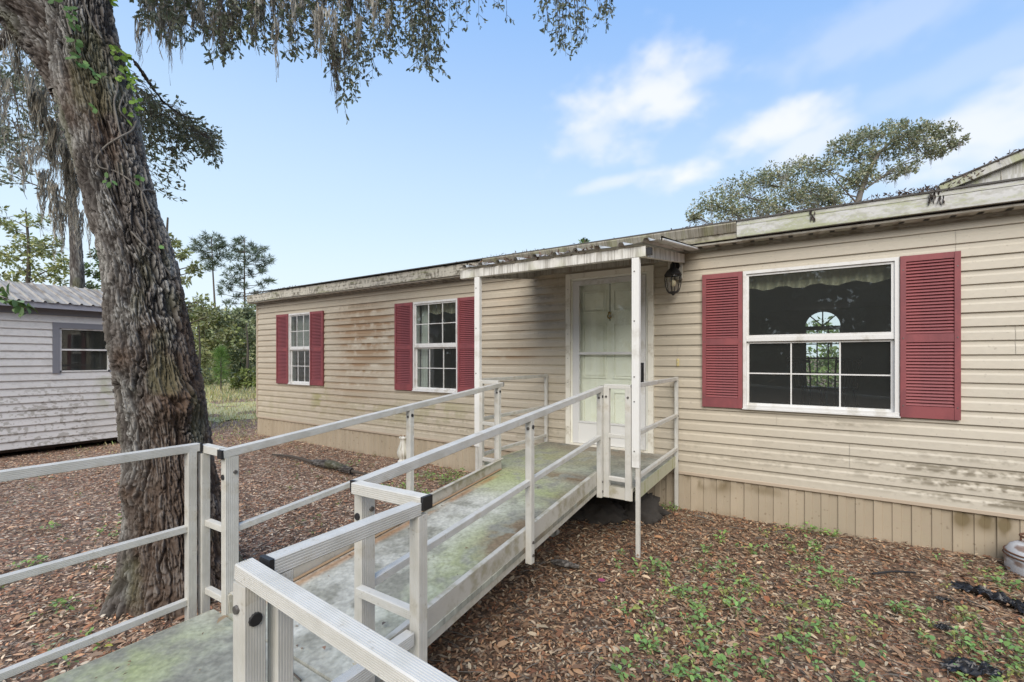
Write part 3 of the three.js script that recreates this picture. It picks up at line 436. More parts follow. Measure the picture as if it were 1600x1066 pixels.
// ------------------------------------------------------------------ awning over the door
{
  const aw = thing('porch_awning', 'small ribbed metal awning on two white posts above the front door', 'awning', [0, 0, 0]);
  const x0 = -2.93, x1 = -0.9, zf = 1.56, zb = 0.03, yf = 2.515, yb = 2.745, pos = [], idx = [], uv = [], cols = [];
  for (let x = x0; x < x1 - 0.001; x += 0.2025) for (const [d, h] of [[0, 0], [0.06, 0], [0.075, 0.028], [0.105, 0.028], [0.12, 0], [0.2025, 0]]) if (!(d === 0 && x > x0)) cols.push([Math.min(x1, x + d), h]);
  for (let l = 0; l < 2; l++) for (const [x, h] of cols) for (let j = 0; j <= 6; j++) { const k = j / 6, bend = 0.006 * (vn(x * 6, k * 4) - 0.5) * (j === 0 ? 3 : 1); pos.push(x, mix(yf, yb, k) + h + bend - l * 0.0015, mix(zf, zb, k)); uv.push(x, k * 1.6); }
  const C = cols.length; for (let l = 0; l < 2; l++) for (let i = 0; i + 1 < C; i++) for (let j = 0; j < 6; j++) { const a = (l * C + i) * 7 + j; idx.push(a, a + 7, a + 1, a + 1, a + 7, a + 8); }
  let g = new THREE.BufferGeometry(); g.setAttribute('position', new THREE.Float32BufferAttribute(pos, 3)); g.setAttribute('uv', new THREE.Float32BufferAttribute(uv, 2)); g.setIndex(idx); g = g.toNonIndexed(); g.computeVertexNormals(); mesh('roof_panel', g, M.awning, aw);
  mesh('front_beam', sweep(plain(0.05, 0.085, 0.004), V(-2.92, 2.452, 1.5), V(-1.03, 2.452, 1.5)), M.beam, aw);
  for (const x of [-2.88, -1.055]) mesh('side_channel', sweep([[-0.02, -0.045], [0.02, -0.045], [0.02, -0.037], [-0.012, -0.037], [-0.012, 0.037], [0.02, 0.037], [0.02, 0.045], [-0.02, 0.045]].map(([a, b]) => [x < -2 ? a : -a, b]).reverse(), V(x, 2.462, 1.46), V(x, 2.672, 0.04)), M.beam, aw);
  mesh('edge_trim', sweep(plain(0.03, 0.016), V(-0.905, 2.528, 1.52), V(-0.905, 2.757, 0.02)), M.whitePost, aw);
  mesh('end_plug', bx(-1.032, -0.99, 2.425, 2.482, 1.47, 1.51), M.black, aw);
  mesh('wall_ledger', bx(-2.9, -1.04, 2.665, 2.735, 0.024, 0.06), M.soffit, aw);
  for (const x of [-2.71, -1.113]) {
    const p = mesh('post', sweep(grooved(0.062, 0.045, 3), V(x, 0.72, 1.5), V(x, 2.41, 1.5), V(0, 0, 1)), M.whitePost, aw);
    for (const y of [0.85, 1.25, 1.45, 1.9, 2.3]) { const s = new THREE.CylinderGeometry(0.006, 0.006, 0.004, 8); s.rotateX(Math.PI / 2); const o = mesh('bolt', s, M.bolt, p); o.position.set(x - 0.008, y, 1.524); }
  }
  const b = new Buf(), q = rng(3); for (let k = 0; k < 260; k++) { const t = q(), x = mix(-2.9, -1.4, Math.pow(q(), 1.3)), d = unit([q() - 0.5, (q() - 0.4) * 0.5, q() - 0.5]), z = 1.53 - q() * q() * 0.5; b.leaf([x, mix(yf, yb, (zf - z) / 1.53) + 0.006 + q() * 0.014, z], d, perp(d, q), 0.03 + q() * 0.025, 0.012 + q() * 0.008, jit([0.13, 0.08, 0.05], q, 0.5), 0.15, true); }
  mesh('leaf_litter', b.geo(), leafM(), aw).userData.kind = 'stuff';
}
// wall lantern beside the door
{
  const L = thing('wall_lantern', 'black metal wall lantern with clear glass beside the white door', 'lantern', [-1.135, 2.45, 0.02]);
  mesh('backplate', bx(-0.075, 0.075, 0.0, 0.24, 0.0, 0.028), M.doorTrim, L);
  mesh('arm', [tube([V(0, 0.17, 0.02), V(0, 0.21, 0.06), V(0, 0.2, 0.12), V(0, 0.16, 0.13)], 0.012, 10, 8), new THREE.CylinderGeometry(0.045, 0.05, 0.02, 16).rotateX(Math.PI / 2).translate(0, 0.15, 0.034)], M.black, L);
  const lz = 0.13; const lat = (pts, n = 16) => new THREE.LatheGeometry(pts.map(q => new THREE.Vector2(...q)), n).translate(0, 0, lz);
  mesh('cap', lat([[0, 0.2], [0.012, 0.195], [0.014, 0.17], [0.028, 0.15], [0.034, 0.11], [0.06, 0.085], [0.088, 0.045], [0.09, 0.03], [0.07, 0.035], [0, 0.04]]), M.black, L);
  mesh('glass_body', lat([[0.078, 0.03], [0.082, -0.02], [0.06, -0.13], [0.045, -0.145]], 6), M.lampGlass, L);
  for (let k = 0; k < 6; k++) { const a = k * Math.PI / 3 + 0.01, P = (r, y) => V(Math.sin(a) * r, y, lz + Math.cos(a) * r); mesh('glazing_bar', tube([P(0.082, 0.035), P(0.086, -0.02), P(0.063, -0.13), P(0.045, -0.15)], 0.005, 8, 5), M.black, L); }
  mesh('base_ring', lat([[0, -0.142], [0.05, -0.142], [0.052, -0.152], [0.02, -0.165], [0.008, -0.18], [0, -0.182]]), M.black, L);
  mesh('bulb', new THREE.SphereGeometry(0.03, 14, 12).scale(1, 1.35, 1).translate(0, -0.05, lz), mat([0.75, 0.68, 0.45], 0.3), L);
}
// small yellowed doorbell
{
  const d = thing('doorbell', 'small yellowed doorbell button on the siding right of the door', 'doorbell', [-1.114, 1.51, 0.022]);
  mesh('housing', new THREE.CapsuleGeometry(0.016, 0.055, 4, 10).scale(1, 1, 0.7).translate(0, 0.044, 0), mat([0.55, 0.46, 0.22], 0.5), d); mesh('button', new THREE.CylinderGeometry(0.008, 0.008, 0.01, 10).rotateX(Math.PI / 2).translate(0, 0.05, 0.012), mat([0.6, 0.55, 0.4], 0.5), d);
}

// ------------------------------------------------------------------ the wheelchair ramp
{
  const R = thing('wheelchair_ramp', 'weathered aluminium wheelchair ramp with landings and handrails leading to the front door', 'ramp', [0, 0, 0]);
  const S = 0.042, pT = grooved(S, S, 5), pM = grooved(0.032, 0.034, 4, 0.001), pP = grooved(0.044, 0.042, 5), pP2 = grooved(0.075, 0.044, 6);
  const rail = (name, a, b, p) => mesh(name, sweep(p || (name === 'handrail' ? pT : pM), V(...a), V(...b)), M.alu, R);
  const post = (x, z, y0, y1, p) => mesh('post', sweep(p || pP, V(x, y0, z), V(x, y1, z), V(0, 0, 1)), M.alu, R);
  const cap = (par, x, y, z, axis) => { const e = 0.0218, l = 0.006, g = axis === 'x' ? bx(-l, l, -e, e, -e, e) : bx(-e, e, -e, e, -l, l); const o = mesh('end_cap', g, M.black, par); o.position.set(x, y, z); };
  const bolt = (par, x, y, z, face, r = 0.009, m = M.bolt) => { const g = new THREE.CylinderGeometry(r, r * 1.15, 0.008, 12); if (face === 'x') g.rotateZ(-Math.PI / 2); else g.rotateX(Math.PI / 2); const o = mesh(r > 0.012 ? 'plug' : 'bolt', g, m, par); o.position.set(x, y, z); };
  const yD = (z) => 0.54 - 0.092 * (z - 1.5), yR = (z) => 1.345 - 0.0905 * (z - 1.48);
  // decks
  const deck = (name, x0, x1, z0, z1, ya, yb, th = 0.03) => { const g = bx(x0, x1, -th, 0, z0, z1), p = g.attributes.position, uv = g.attributes.uv; for (let i = 0; i < p.count; i++) { const X = p.getX(i), Z = p.getZ(i), k = (Z - z0) / (z1 - z0); p.setY(i, p.getY(i) + mix(ya, yb, k)); uv.setXY(i, (X + 2.8) / 2.4, Z / 5.76); } g.computeVertexNormals(); return mesh(name, g, M.deck, R); };
  const up = deck('landing_deck', -2.69, -1.14, 0.045, 1.5, 0.54, 0.54);
  deck('ramp_deck', -2.43, -1.43, 1.505, 3.97, yD(1.5) - 0.004, yD(3.97));
  deck('platform_deck', -2.55, -1.06, 3.975, 5.55, 0.303, 0.303);
  // upper landing: edge channels, legs
  mesh('edge_channel', bx(-1.135, -1.125, 0.43, 0.545, 0.05, 1.46), M.plateGreen, R); mesh('edge_channel', bx(-2.705, -2.695, 0.43, 0.545, 0.05, 1.46), M.plateGreen, R);
  mesh('edge_channel', bx(-1.42, -1.14, 0.44, 0.535, 1.502, 1.512), M.plate, R); mesh('edge_channel', bx(-2.69, -2.44, 0.44, 0.535, 1.502, 1.512), M.plate, R);
  mesh('joist', bx(-2.6, -1.2, 0.44, 0.5, 0.7, 0.74), M.plate, R);
  for (const [x, z] of [[-1.098, 1.497], [-2.72, 1.497]]) mesh('leg', sweep(plain(0.034, 0.034), V(x, -0.06, z), V(x, 0.74, z), V(0, 0, 1)), M.alu, R);
  for (const x of [-1.118, -2.71]) { const p = post(x, 0.07, -0.03, 1.4, grooved(0.036, 0.036, 3)); bolt(p, x + 0.02, 0.5, 0.07, 'x'); bolt(p, x + 0.02, 0.98, 0.07, 'x'); rail('handrail', [x, 1.378, 0.09], [x, 1.378, 1.475], grooved(0.034, 0.036, 4)); rail('mid_rail', [x, 0.985, 0.09], [x, 0.985, 1.475]); rail('bottom_rail', [x, 0.625, 0.09], [x, 0.625, 1.475]); }
  // jog frames beside the ramp head
  for (const [xa, xb] of [[-2.67, -2.475], [-1.36, -1.175]]) {
    for (const x of [xa, xb]) { const p = post(x, 1.5, 0.44, 1.36, grooved(0.05, 0.04, 4)); bolt(p, x, 1.28, 1.522, 'z'); }
    rail('handrail', [xa - 0.02, 1.365, 1.5], [xb + 0.02, 1.365, 1.5], grooved(0.034, 0.036, 4)); rail('mid_rail', [xa, 0.955, 1.5], [xb, 0.955, 1.5]); rail('bottom_rail', [xa, 0.6, 1.5], [xb, 0.6, 1.5]);
  }
  // ramp sides
  for (const [x, s] of [[-2.445, -1], [-1.41, 1]]) {
    const xi = x - s * 0.028;
    mesh('side_plate', sweep(plain(0.008, 0.17, 0.002), V(xi, yD(1.52) + 0.012, 1.52), V(xi, yD(3.96) + 0.012, 3.96)), M.plate, R);
    mesh('side_plate_lip', sweep(plain(0.03, 0.008, 0.002), V(xi - s * 0.011, yD(1.52) + 0.1, 1.52), V(xi - s * 0.011, yD(3.96) + 0.1, 3.96)), M.plate, R);
    mesh('toe_strip', sweep(plain(0.02, 0.01, 0.003), V(xi - s * 0.017, yD(1.55) + 0.008, 1.55), V(xi - s * 0.022, yD(3.94) + 0.008, 3.94)), s < 0 ? mat([0.34, 0.24, 0.15], 0.9) : M.plate, R);
    const h = rail('handrail', [x, yR(1.47), 1.47], [x, yR(3.985), 3.985], grooved(0.045, 0.042, 5)); cap(h, x, yR(3.985) - 0.001, 3.99, 'z'); cap(h, x, yR(1.47), 1.466, 'z');
    rail('mid_rail', [x, yR(1.5) - 0.4, 1.5], [x, yR(3.96) - 0.4, 3.96]);
    for (const z of [1.53, 2.69]) { const p = post(x, z, yD(z) - 0.1, yR(z) - 0.02); bolt(p, x + 0.023, yR(z) - 0.06, z, 'x', 0.011, M.black); bolt(p, x + 0.023, yD(z) + 0.03, z, 'x'); bolt(p, x + 0.023, yD(z) - 0.05, z, 'x'); bolt(p, x, yR(z) - 0.07, z + 0.023, 'z'); }
    const p = post(x, 3.945, s < 0 ? 0.2 : 0.12, yR(3.96) - 0.02, grooved(0.044, 0.066, 6)); bolt(p, x + 0.024, 1.02, 3.93, 'x'); bolt(p, x, 1.0, 3.979, 'z', 0.013, M.black);
  }
  // lower platform: left railing, jogs
  for (const z of [4.035, 5.5]) post(-2.66, z, 0.05, 1.115);
  const hl = rail('handrail', [-2.66, 1.134, 4.0], [-2.66, 1.134, 5.55]); cap(hl, -2.66, 1.134, 3.995, 'z'); rail('mid_rail', [-2.66, 0.722, 4.055], [-2.66, 0.722, 5.48]); rail('bottom_rail', [-2.66, 0.345, 4.055], [-2.66, 0.345, 5.48]);
  post(-2.655, 3.975, 0.15, 1.1); rail('handrail', [-2.678, 1.122, 3.965], [-2.47, 1.122, 3.965]); rail('mid_rail', [-2.633, 0.732, 3.965], [-2.467, 0.732, 3.96]); rail('bottom_rail', [-2.633, 0.375, 3.965], [-2.467, 0.375, 3.96]);
  const jr = rail('handrail', [-1.385, 1.122, 4.005], [-1.035, 1.127, 4.005]); cap(jr, -1.03, 1.127, 4.005, 'x'); rail('mid_rail', [-1.385, 0.732, 3.99], [-1.072, 0.732, 3.99]); rail('bottom_rail', [-1.385, 0.36, 3.99], [-1.072, 0.36, 3.99]);
  post(-1.05, 4.022, 0.04, 1.09);
  const pr = rail('handrail', [-1.05, 1.112, 4.03], [-1.05, 1.112, 4.515]); cap(pr, -1.05, 1.112, 4.518, 'z'); rail('mid_rail', [-1.05, 0.705, 4.06], [-1.05, 0.705, 4.5], grooved(0.036, 0.044, 5)); rail('bottom_rail', [-1.05, 0.345, 4.06], [-1.05, 0.345, 4.5]);
  post(-1.05, 4.485, 0.04, 1.09);
  // the second ramp leading off to the right, past the camera
  const y2 = (x) => 1.112 - 0.078 * (x + 1.08);
  const c2 = grooved(0.044, 0.04, 6);
  rail('handrail', [-1.085, y2(-1.085), 4.552], [1.9, y2(1.9), 4.552], grooved(0.042, 0.038, 7)); rail('mid_rail', [-1.04, y2(-1.04) - 0.41, 4.552], [1.88, y2(1.88) - 0.41, 4.552]); rail('bottom_rail', [-1.04, y2(-1.04) - 0.77, 4.552], [1.88, y2(1.88) - 0.77, 4.552]);
  for (const x of [-1.06, 0.4, 1.86]) { const p = mesh('post', sweep(x < 0 ? grooved(0.05, 0.05, 7) : c2, V(x, y2(x) - 1.06, 4.552), V(x, y2(x) - 0.019, 4.552), V(0, 0, 1)), M.alu, R); if (x < 0) { bolt(p, x + 0.026, y2(x) - 0.1, 4.552, 'x', 0.014, M.black); bolt(p, x - 0.004, y2(x) - 0.075, 4.579, 'z'); } }
  { const s = [V(-1.06, 0.3, 4.58), V(1.9, 0.07, 4.58)]; mesh('side_plate', sweep(plain(0.008, 0.15, 0.002), s[0], s[1]), M.plate, R); const g = bx(-1.055, 1.9, -0.03, 0, 4.59, 5.55), p = g.attributes.position; for (let i = 0; i < p.count; i++) p.setY(i, p.getY(i) + 0.302 - 0.078 * (p.getX(i) + 1.055)); for (let i = 0; i < p.count; i++) g.attributes.uv.setXY(i, p.getZ(i) / 2.4, p.getX(i) / 5.76); g.computeVertexNormals(); mesh('ramp_deck', g, M.deck, R); }
  mesh('edge_channel', bx(-2.562, -2.552, 0.2, 0.298, 3.98, 5.55), M.plateGreen, R);
  for (const [x, z] of [[-2.5, 4.1], [-1.12, 4.2], [-2.5, 5.4], [-1.12, 5.4]]) mesh('leg', bx(x - 0.02, x + 0.02, -0.05, 0.272, z - 0.02, z + 0.02), M.alu, R);
}

// ------------------------------------------------------------------ white storage shed on the left
{
  const X = -10.8, z0 = 1.25, z1 = 6.6, yb = 0.12, D = 2.9;
  const shedTex = dataTex(1024, 512, (u, v) => {
    const z = u * 5.6, y = v * 2.4, n = fbm(z * 9, y * 9, 0, 5), n2 = fbm(z * 26, y * 34, 0, 3), big = fbm(z * 1.3 + 4, y * 1.5, 0, 3), low = sm(2.0, 0.6, y);
    let c = mix3([0.60, 0.595, 0.585], [0.70, 0.695, 0.685], big);
    c = mix3(c, [0.25, 0.23, 0.19], clamp(sm(0.5, 0.62, n2 * 0.6 + n * 0.4) * (0.1 + 0.55 * low * sm(0.3, 0.6, big)), 0, 0.6));
    const g = Math.exp(-(((z - 1.0) / 0.12) ** 2) - (((y - 1.0) / 0.35) ** 2)) * sm(0.4, 0.6, n); c = mix3(c, [0.36, 0.38, 0.22], 0.6 * g); return c;
  });
  const mw = new THREE.MeshStandardMaterial({ map: shedTex, roughness: 0.7 }), trim = mat([0.2, 0.208, 0.235], 0.7), S = thing('storage_shed', 'white clapboard storage shed with grey trim and a ribbed metal roof', 'shed', [0, 0, 0]);
  const hole = [2.13, 2.80, 1.36, 2.12], n = 18, h = (2.34 - yb) / n;
  for (let k = 0; k < n; k++) {
    const y = yb + k * h, segs = (y + h > hole[2] + 0.02 && y < hole[3] - 0.02) ? [[z0, hole[0]], [hole[1], z1]] : [[z0, z1]];
    for (const [a, b] of segs) { const p = [[X, y], [X + 0.026, y], [X + 0.027, y + 0.006], [X + 0.006, y + h]], pos = [], uv = []; for (let q = 0; q + 1 < p.length; q++) for (const [z, e] of [[b, 0], [a, 0], [a, 1], [b, 0], [a, 1], [b, 1]]) { const [x, yy] = p[q + e]; pos.push(x, yy, z); uv.push((z - 1.2) / 5.6, yy / 2.4); } const g = new THREE.BufferGeometry(); g.setAttribute('position', new THREE.Float32BufferAttribute(pos, 3)); g.setAttribute('uv', new THREE.Float32BufferAttribute(uv, 2)); g.computeVertexNormals(); mesh('clapboard', g, mw, S); }
  }
  const b0 = bx(X - 0.08, X - 0.002, yb, 2.5, z0, hole[0]), b1 = bx(X - 0.08, X - 0.002, yb, 2.5, hole[1], z1), b2 = bx(X - 0.08, X - 0.002, yb, hole[2], hole[0], hole[1]), b3 = bx(X - 0.08, X - 0.002, hole[3], 2.5, hole[0], hole[1]);
  mesh('wall', [b0, b1, b2, b3, bx(X - D, X - 0.08, yb, 2.5, z0, z0 + 0.05), bx(X - D, X - 0.08, yb, 2.5, z1 - 0.05, z1), bx(X - D - 0.05, X - D, yb, 2.5, z0, z1)], mat([0.2, 0.2, 0.21], 0.8), S);
  mesh('floor', bx(X - D, X - 0.08, yb - 0.06, yb, z0, z1), M.darkWood, S); for (const z of [1.6, 2.9, 4.2, 5.6]) mesh('skid_block', bx(X - D + 0.2, X - 0.25, -0.05, yb - 0.06, z - 0.1, z + 0.1), M.darkWood, S);
  mesh('frieze', bx(X + 0.0, X + 0.026, 2.34, 2.46, z0 - 0.02, z1), trim, S); mesh('fascia', bx(X + 0.17, X + 0.20, 2.44, 2.54, z0 - 0.15, z1 + 0.1), mat([0.33, 0.34, 0.39], 0.6), S);
  mesh('soffit', bx(X, X + 0.17, 2.47, 2.49, z0 - 0.15, z1 + 0.1), trim, S);
  const [a, b, c, d] = hole, w = mesh('window', [bx(X + 0.0, X + 0.034, c - 0.02, d + 0.1, a - 0.09, a), bx(X, X + 0.034, c - 0.02, d + 0.1, b, b + 0.09), bx(X, X + 0.034, d, d + 0.1, a, b)], trim, S);
  mesh('frame', [bx(X - 0.04, X + 0.02, c, c + 0.025, a, b), bx(X - 0.04, X + 0.02, d - 0.02, d, a, b), bx(X - 0.04, X + 0.02, c, d, a, a + 0.025), bx(X - 0.04, X + 0.02, c, d, b - 0.025, b), bx(X - 0.03, X + 0.024, 1.735, 1.765, a + 0.025, b - 0.025)], M.vinyl, w);
  mesh('pane', bx(X - 0.022, X - 0.019, c + 0.025, 1.735, a + 0.025, b - 0.025), M.glass, w); mesh('pane', bx(X - 0.012, X - 0.009, 1.765, d - 0.02, a + 0.025, b - 0.025), M.glass, w);
  // ribbed metal roof, two slopes
  const roofTex = streakTex([0.34, 0.32, 0.29], [0.15, 0.125, 0.1], 88, 0.9, 512, 256), rm = mat([1, 1, 1], 0.8, { map: roofTex }), zr0 = z0 - 0.15, zr1 = z1 + 0.1, xr = X - D / 2, yr = 3.02;
  for (const s of [1, -1]) {
    const pos = [], uv = [], idx = [], cols = []; for (let z = zr0; z < zr1; z += 0.15) for (const [dd, hh] of [[0, 0], [0.09, 0], [0.105, 0.024], [0.125, 0.024], [0.14, 0]]) cols.push([z + dd, hh]);
    cols.forEach(([z, hh]) => { for (let j = 0; j < 2; j++) { pos.push(j ? xr : xr + s * (D / 2 + 0.23), (j ? yr : 2.53) + hh, z); uv.push(z * 0.6, j); } });
    for (let i = 0; i + 1 < cols.length; i++) { const q = i * 2; idx.push(...(s > 0 ? [q, q + 1, q + 2, q + 2, q + 1, q + 3] : [q, q + 2, q + 1, q + 2, q + 3, q + 1])); }
    let g = new THREE.BufferGeometry(); g.setAttribute('position', new THREE.Float32BufferAttribute(pos, 3)); g.setAttribute('uv', new THREE.Float32BufferAttribute(uv, 2)); g.setIndex(idx); g = g.toNonIndexed(); g.computeVertexNormals(); mesh('roof_panel', g, rm, S);
  }
  for (const z of [z0, z1 - 0.05]) { const s = new THREE.Shape([[X, 2.5], [xr, yr - 0.03], [X - D, 2.5]].map(q => new THREE.Vector2(...q))); const g = new THREE.ExtrudeGeometry(s, { depth: 0.05, bevelEnabled: false }); g.translate(0, 0, z); mesh('gable_end', g, mw, S); }
}

// ------------------------------------------------------------------ trees
// bark: a tube through pts with radii, its surface cut into ridged plates
function barkTube(pts, radii, NU, NV, o = {}) {
  const { plate = 0.02, long = 0.16, depth = 0.02, seed = 0, flare = 0, warts = [], lichen = 0.4, brown = 0 } = o;
  const curve = new THREE.CatmullRomCurve3(pts, false, 'centripetal'), L = curve.getLength(), pos = new Float32Array((NU + 1) * (NV + 1) * 3), col = new Float32Array((NU + 1) * (NV + 1) * 3), idx = [];
  const at_ = (t) => { const k = clamp(t, 0, 0.99999) * (radii.length - 1), i = Math.floor(k), f = k - i; return mix(radii[i], radii[i + 1], f * f * (3 - 2 * f)); };
  let ref = V(1, 0, 0.3).normalize();
  for (let j = 0; j <= NV; j++) {
    const t = curve.getUtoTmapping(j / NV), c = curve.getPoint(t), T = curve.getTangent(t), s = j / NV * L, R = at_(t);
    const A = ref.clone().addScaledVector(T, -ref.dot(T)).normalize(), B = T.clone().cross(A); ref = A;
    for (let i = 0; i <= NU; i++) {
      const a = i / NU * Math.PI * 2, ca = Math.cos(a), sa = Math.sin(a), wx = ca * R, wz = sa * R;
      const w1 = fbm(wx * 9 + seed, s * 4, wz * 9 + 3, 3) - 0.5, w2 = fbm(wx * 9 + 31, s * 4 + seed, wz * 9, 3) - 0.5;
      const X = (wx + w1 * 0.07) / plate, Y = (s + w2 * 0.12) / long, Z = (wz + w1 * 0.07 + w2 * 0.02) / plate, xi = Math.floor(X), yi = Math.floor(Y), zi = Math.floor(Z);
      let f1 = 9, f2 = 9, id = 0;
      for (let p = -1; p <= 1; p++) for (let q = -1; q <= 1; q++) for (let m = -1; m <= 1; m++) { const gx = xi + p, gy = yi + q, gz = zi + m, dx = gx + h3(gx, gy, gz + seed) - X, dy = gy + h3(gx + 71, gy, gz) - Y, dz = gz + h3(gx, gy + 37, gz) - Z, d = dx * dx + dy * dy + dz * dz; if (d < f1) { f2 = f1; f1 = d; id = h3(gx, gy, gz + 9); } else if (d < f2) f2 = d; }
      const fu = Math.min(Math.abs(fbm(wx / plate * 0.62 + w2 * 2 + seed, s / long * 0.26, wz / plate * 0.62 + w1 * 2, 2) - 0.5), Math.abs(fbm(wx / plate * 0.5 + w1 * 3 + 50, s / long * 0.3 + 9, wz / plate * 0.5 + seed, 2) - 0.5) * 1.3);
      const big = Math.abs(fbm(wx / plate * 0.24 + w1 * 1.5 + 11, s / long * 0.13 + seed, wz / plate * 0.24 + w2 * 1.5, 3) - 0.5), deep = sm(0.0, 0.045, big);
      const e = Math.sqrt(f2) - Math.sqrt(f1), ridge = (0.12 + 0.88 * deep) * Math.min(sm(0.004, 0.05, fu), 0.25 + 0.75 * sm(0.03, 0.2, e)), crack = sm(0.0, 0.1, Math.abs(fbm(wx * 75, s * 26 + w1 * 3, wz * 75, 2) - 0.5)), fine = fbm(wx * 90, s * 45, wz * 90, 3) - 0.5, macro = fbm(wx * 5 + 9, s * 2.2, wz * 5 + seed, 3) - 0.5;
      let r = R * (1 + macro * 0.09) + depth * (ridge * (0.55 + 0.5 * id + 0.2 * (h3(Math.floor(id * 999), 3, 1) - 0.5) * (Y - yi)) - 0.55) + fine * depth * 0.5 - (1 - deep) * depth * 0.8 - (1 - crack) * depth * 0.3;
      if (flare) { const k = Math.exp(-Math.max(0, c.y) / 0.2); r += flare * k * (0.35 + 0.75 * Math.pow(0.5 + 0.5 * Math.sin(a * 4 + 1.2 + macro * 3), 1.4)); }
      let wound = 0; for (const [wa, ws, wr, wh] of warts) { let da = a - wa; da -= Math.round(da / 6.2832) * 6.2832; const d = Math.hypot(da * R, s - ws) / wr; r += wh * Math.exp(-d * d) - 0.6 * Math.abs(wh) * Math.exp(-d * d * 9) + 0.02 * fine * Math.exp(-d * d); wound = Math.max(wound, Math.exp(-d * d * 3)); }
      const k = (j * (NU + 1) + i) * 3; pos[k] = c.x + (A.x * ca + B.x * sa) * r; pos[k + 1] = c.y + (A.y * ca + B.y * sa) * r; pos[k + 2] = c.z + (A.z * ca + B.z * sa) * r;
      const lv = fbm(wx * 11 + 60, s * 7, wz * 11, 4), tone = 0.75 + 0.5 * id;
      let cc = mix3([0.030, 0.024, 0.021], mix3([0.175 * tone, 0.158 * tone, 0.142 * tone], [0.42, 0.415, 0.39], lichen * sm(0.42, 0.66, lv)), ridge * (0.72 + fine) * (0.45 + 0.55 * crack));
      cc = mix3(cc, [0.10, 0.062, 0.04], clamp(brown * sm(0.45, 0.62, fbm(wx * 3 + 2, s * 1.1, wz * 3 + 8, 3)) + wound * 0.7, 0, 0.85));
      cc = mix3(cc, [0.11, 0.12, 0.05], 0.35 * sm(0.58, 0.7, fbm(wx * 4 + 20, s * 2, wz * 4, 3)));
      col[k] = cc[0]; col[k + 1] = cc[1]; col[k + 2] = cc[2];
    }
  }
  for (let j = 0; j < NV; j++) for (let i = 0; i < NU; i++) { const a = j * (NU + 1) + i, b = a + NU + 1; idx.push(a, a + 1, b, a + 1, b + 1, b); }
  const g = new THREE.BufferGeometry(); g.setAttribute('position', new THREE.BufferAttribute(pos, 3)); g.setAttribute('color', new THREE.BufferAttribute(col, 3)); g.setIndex(idx); g.computeVertexNormals();
  const n = g.attributes.normal; for (let j = 0; j <= NV; j++) { const a = j * (NU + 1), b = a + NU, v = V(n.getX(a) + n.getX(b), n.getY(a) + n.getY(b), n.getZ(a) + n.getZ(b)).normalize(); n.setXYZ(a, v.x, v.y, v.z); n.setXYZ(b, v.x, v.y, v.z); }
  return g;
}
const barkM = new THREE.MeshStandardMaterial({ vertexColors: true, roughness: 0.95 });
const twigM = mat([0.075, 0.062, 0.05], 0.9), greyTwigM = mat([0.16, 0.145, 0.125], 0.9);

// twigs with leaves, hanging or spreading; leaves sit in small rosettes along side shoots
function spray(B, tw, pts, r, { step = 0.055, shoot = 0.16, leaf = 0.045, wide = 0.38, pal, droop = 0.3, n = 5, thick = 0.006, bare = 0.15 }) {
  const c = new THREE.CatmullRomCurve3(pts), L = c.getLength();
  tw.push(tube(pts, (t) => thick * (1 - 0.75 * t), Math.max(4, Math.round(L / 0.12)), 4));
  for (let s = L * bare; s < L; s += step * (0.6 + 0.8 * r())) {
    const t = s / L, p = c.getPointAt(t), T = c.getTangentAt(t), side = perp([T.x, T.y, T.z], r), sl = shoot * (0.35 + 0.9 * r()) * (1 - 0.35 * t);
    const d = unit([T.x * 0.7 + side[0], T.y * 0.7 + side[1] - droop * 0.5, T.z * 0.7 + side[2]]), q = [p.x + d[0] * sl, p.y + d[1] * sl - droop * sl * 0.35, p.z + d[2] * sl];
    if (sl > 0.09) tw.push(tube([p, V((p.x + q[0]) / 2, (p.y + q[1]) / 2 + 0.008, (p.z + q[2]) / 2), V(...q)], thick * 0.35, 2, 3));
    for (let k = 0; k < n; k++) {
      const f = 0.25 + 0.75 * Math.pow(r(), 0.6), b = [mix(p.x, q[0], f), mix(p.y, q[1], f), mix(p.z, q[2], f)], ld = unit([d[0] * 0.9 + (r() - 0.5) * 1.7, d[1] * 0.9 + (r() - 0.55) * 1.5, d[2] * 0.9 + (r() - 0.5) * 1.7]), l = leaf * (0.6 + 0.7 * r());
      B.leaf(b, ld, perp(ld, r), l, l * wide * (0.8 + 0.5 * r()), jit(pal[Math.floor(r() * pal.length)], r, 0.28), 0.1);
    }
  }
}
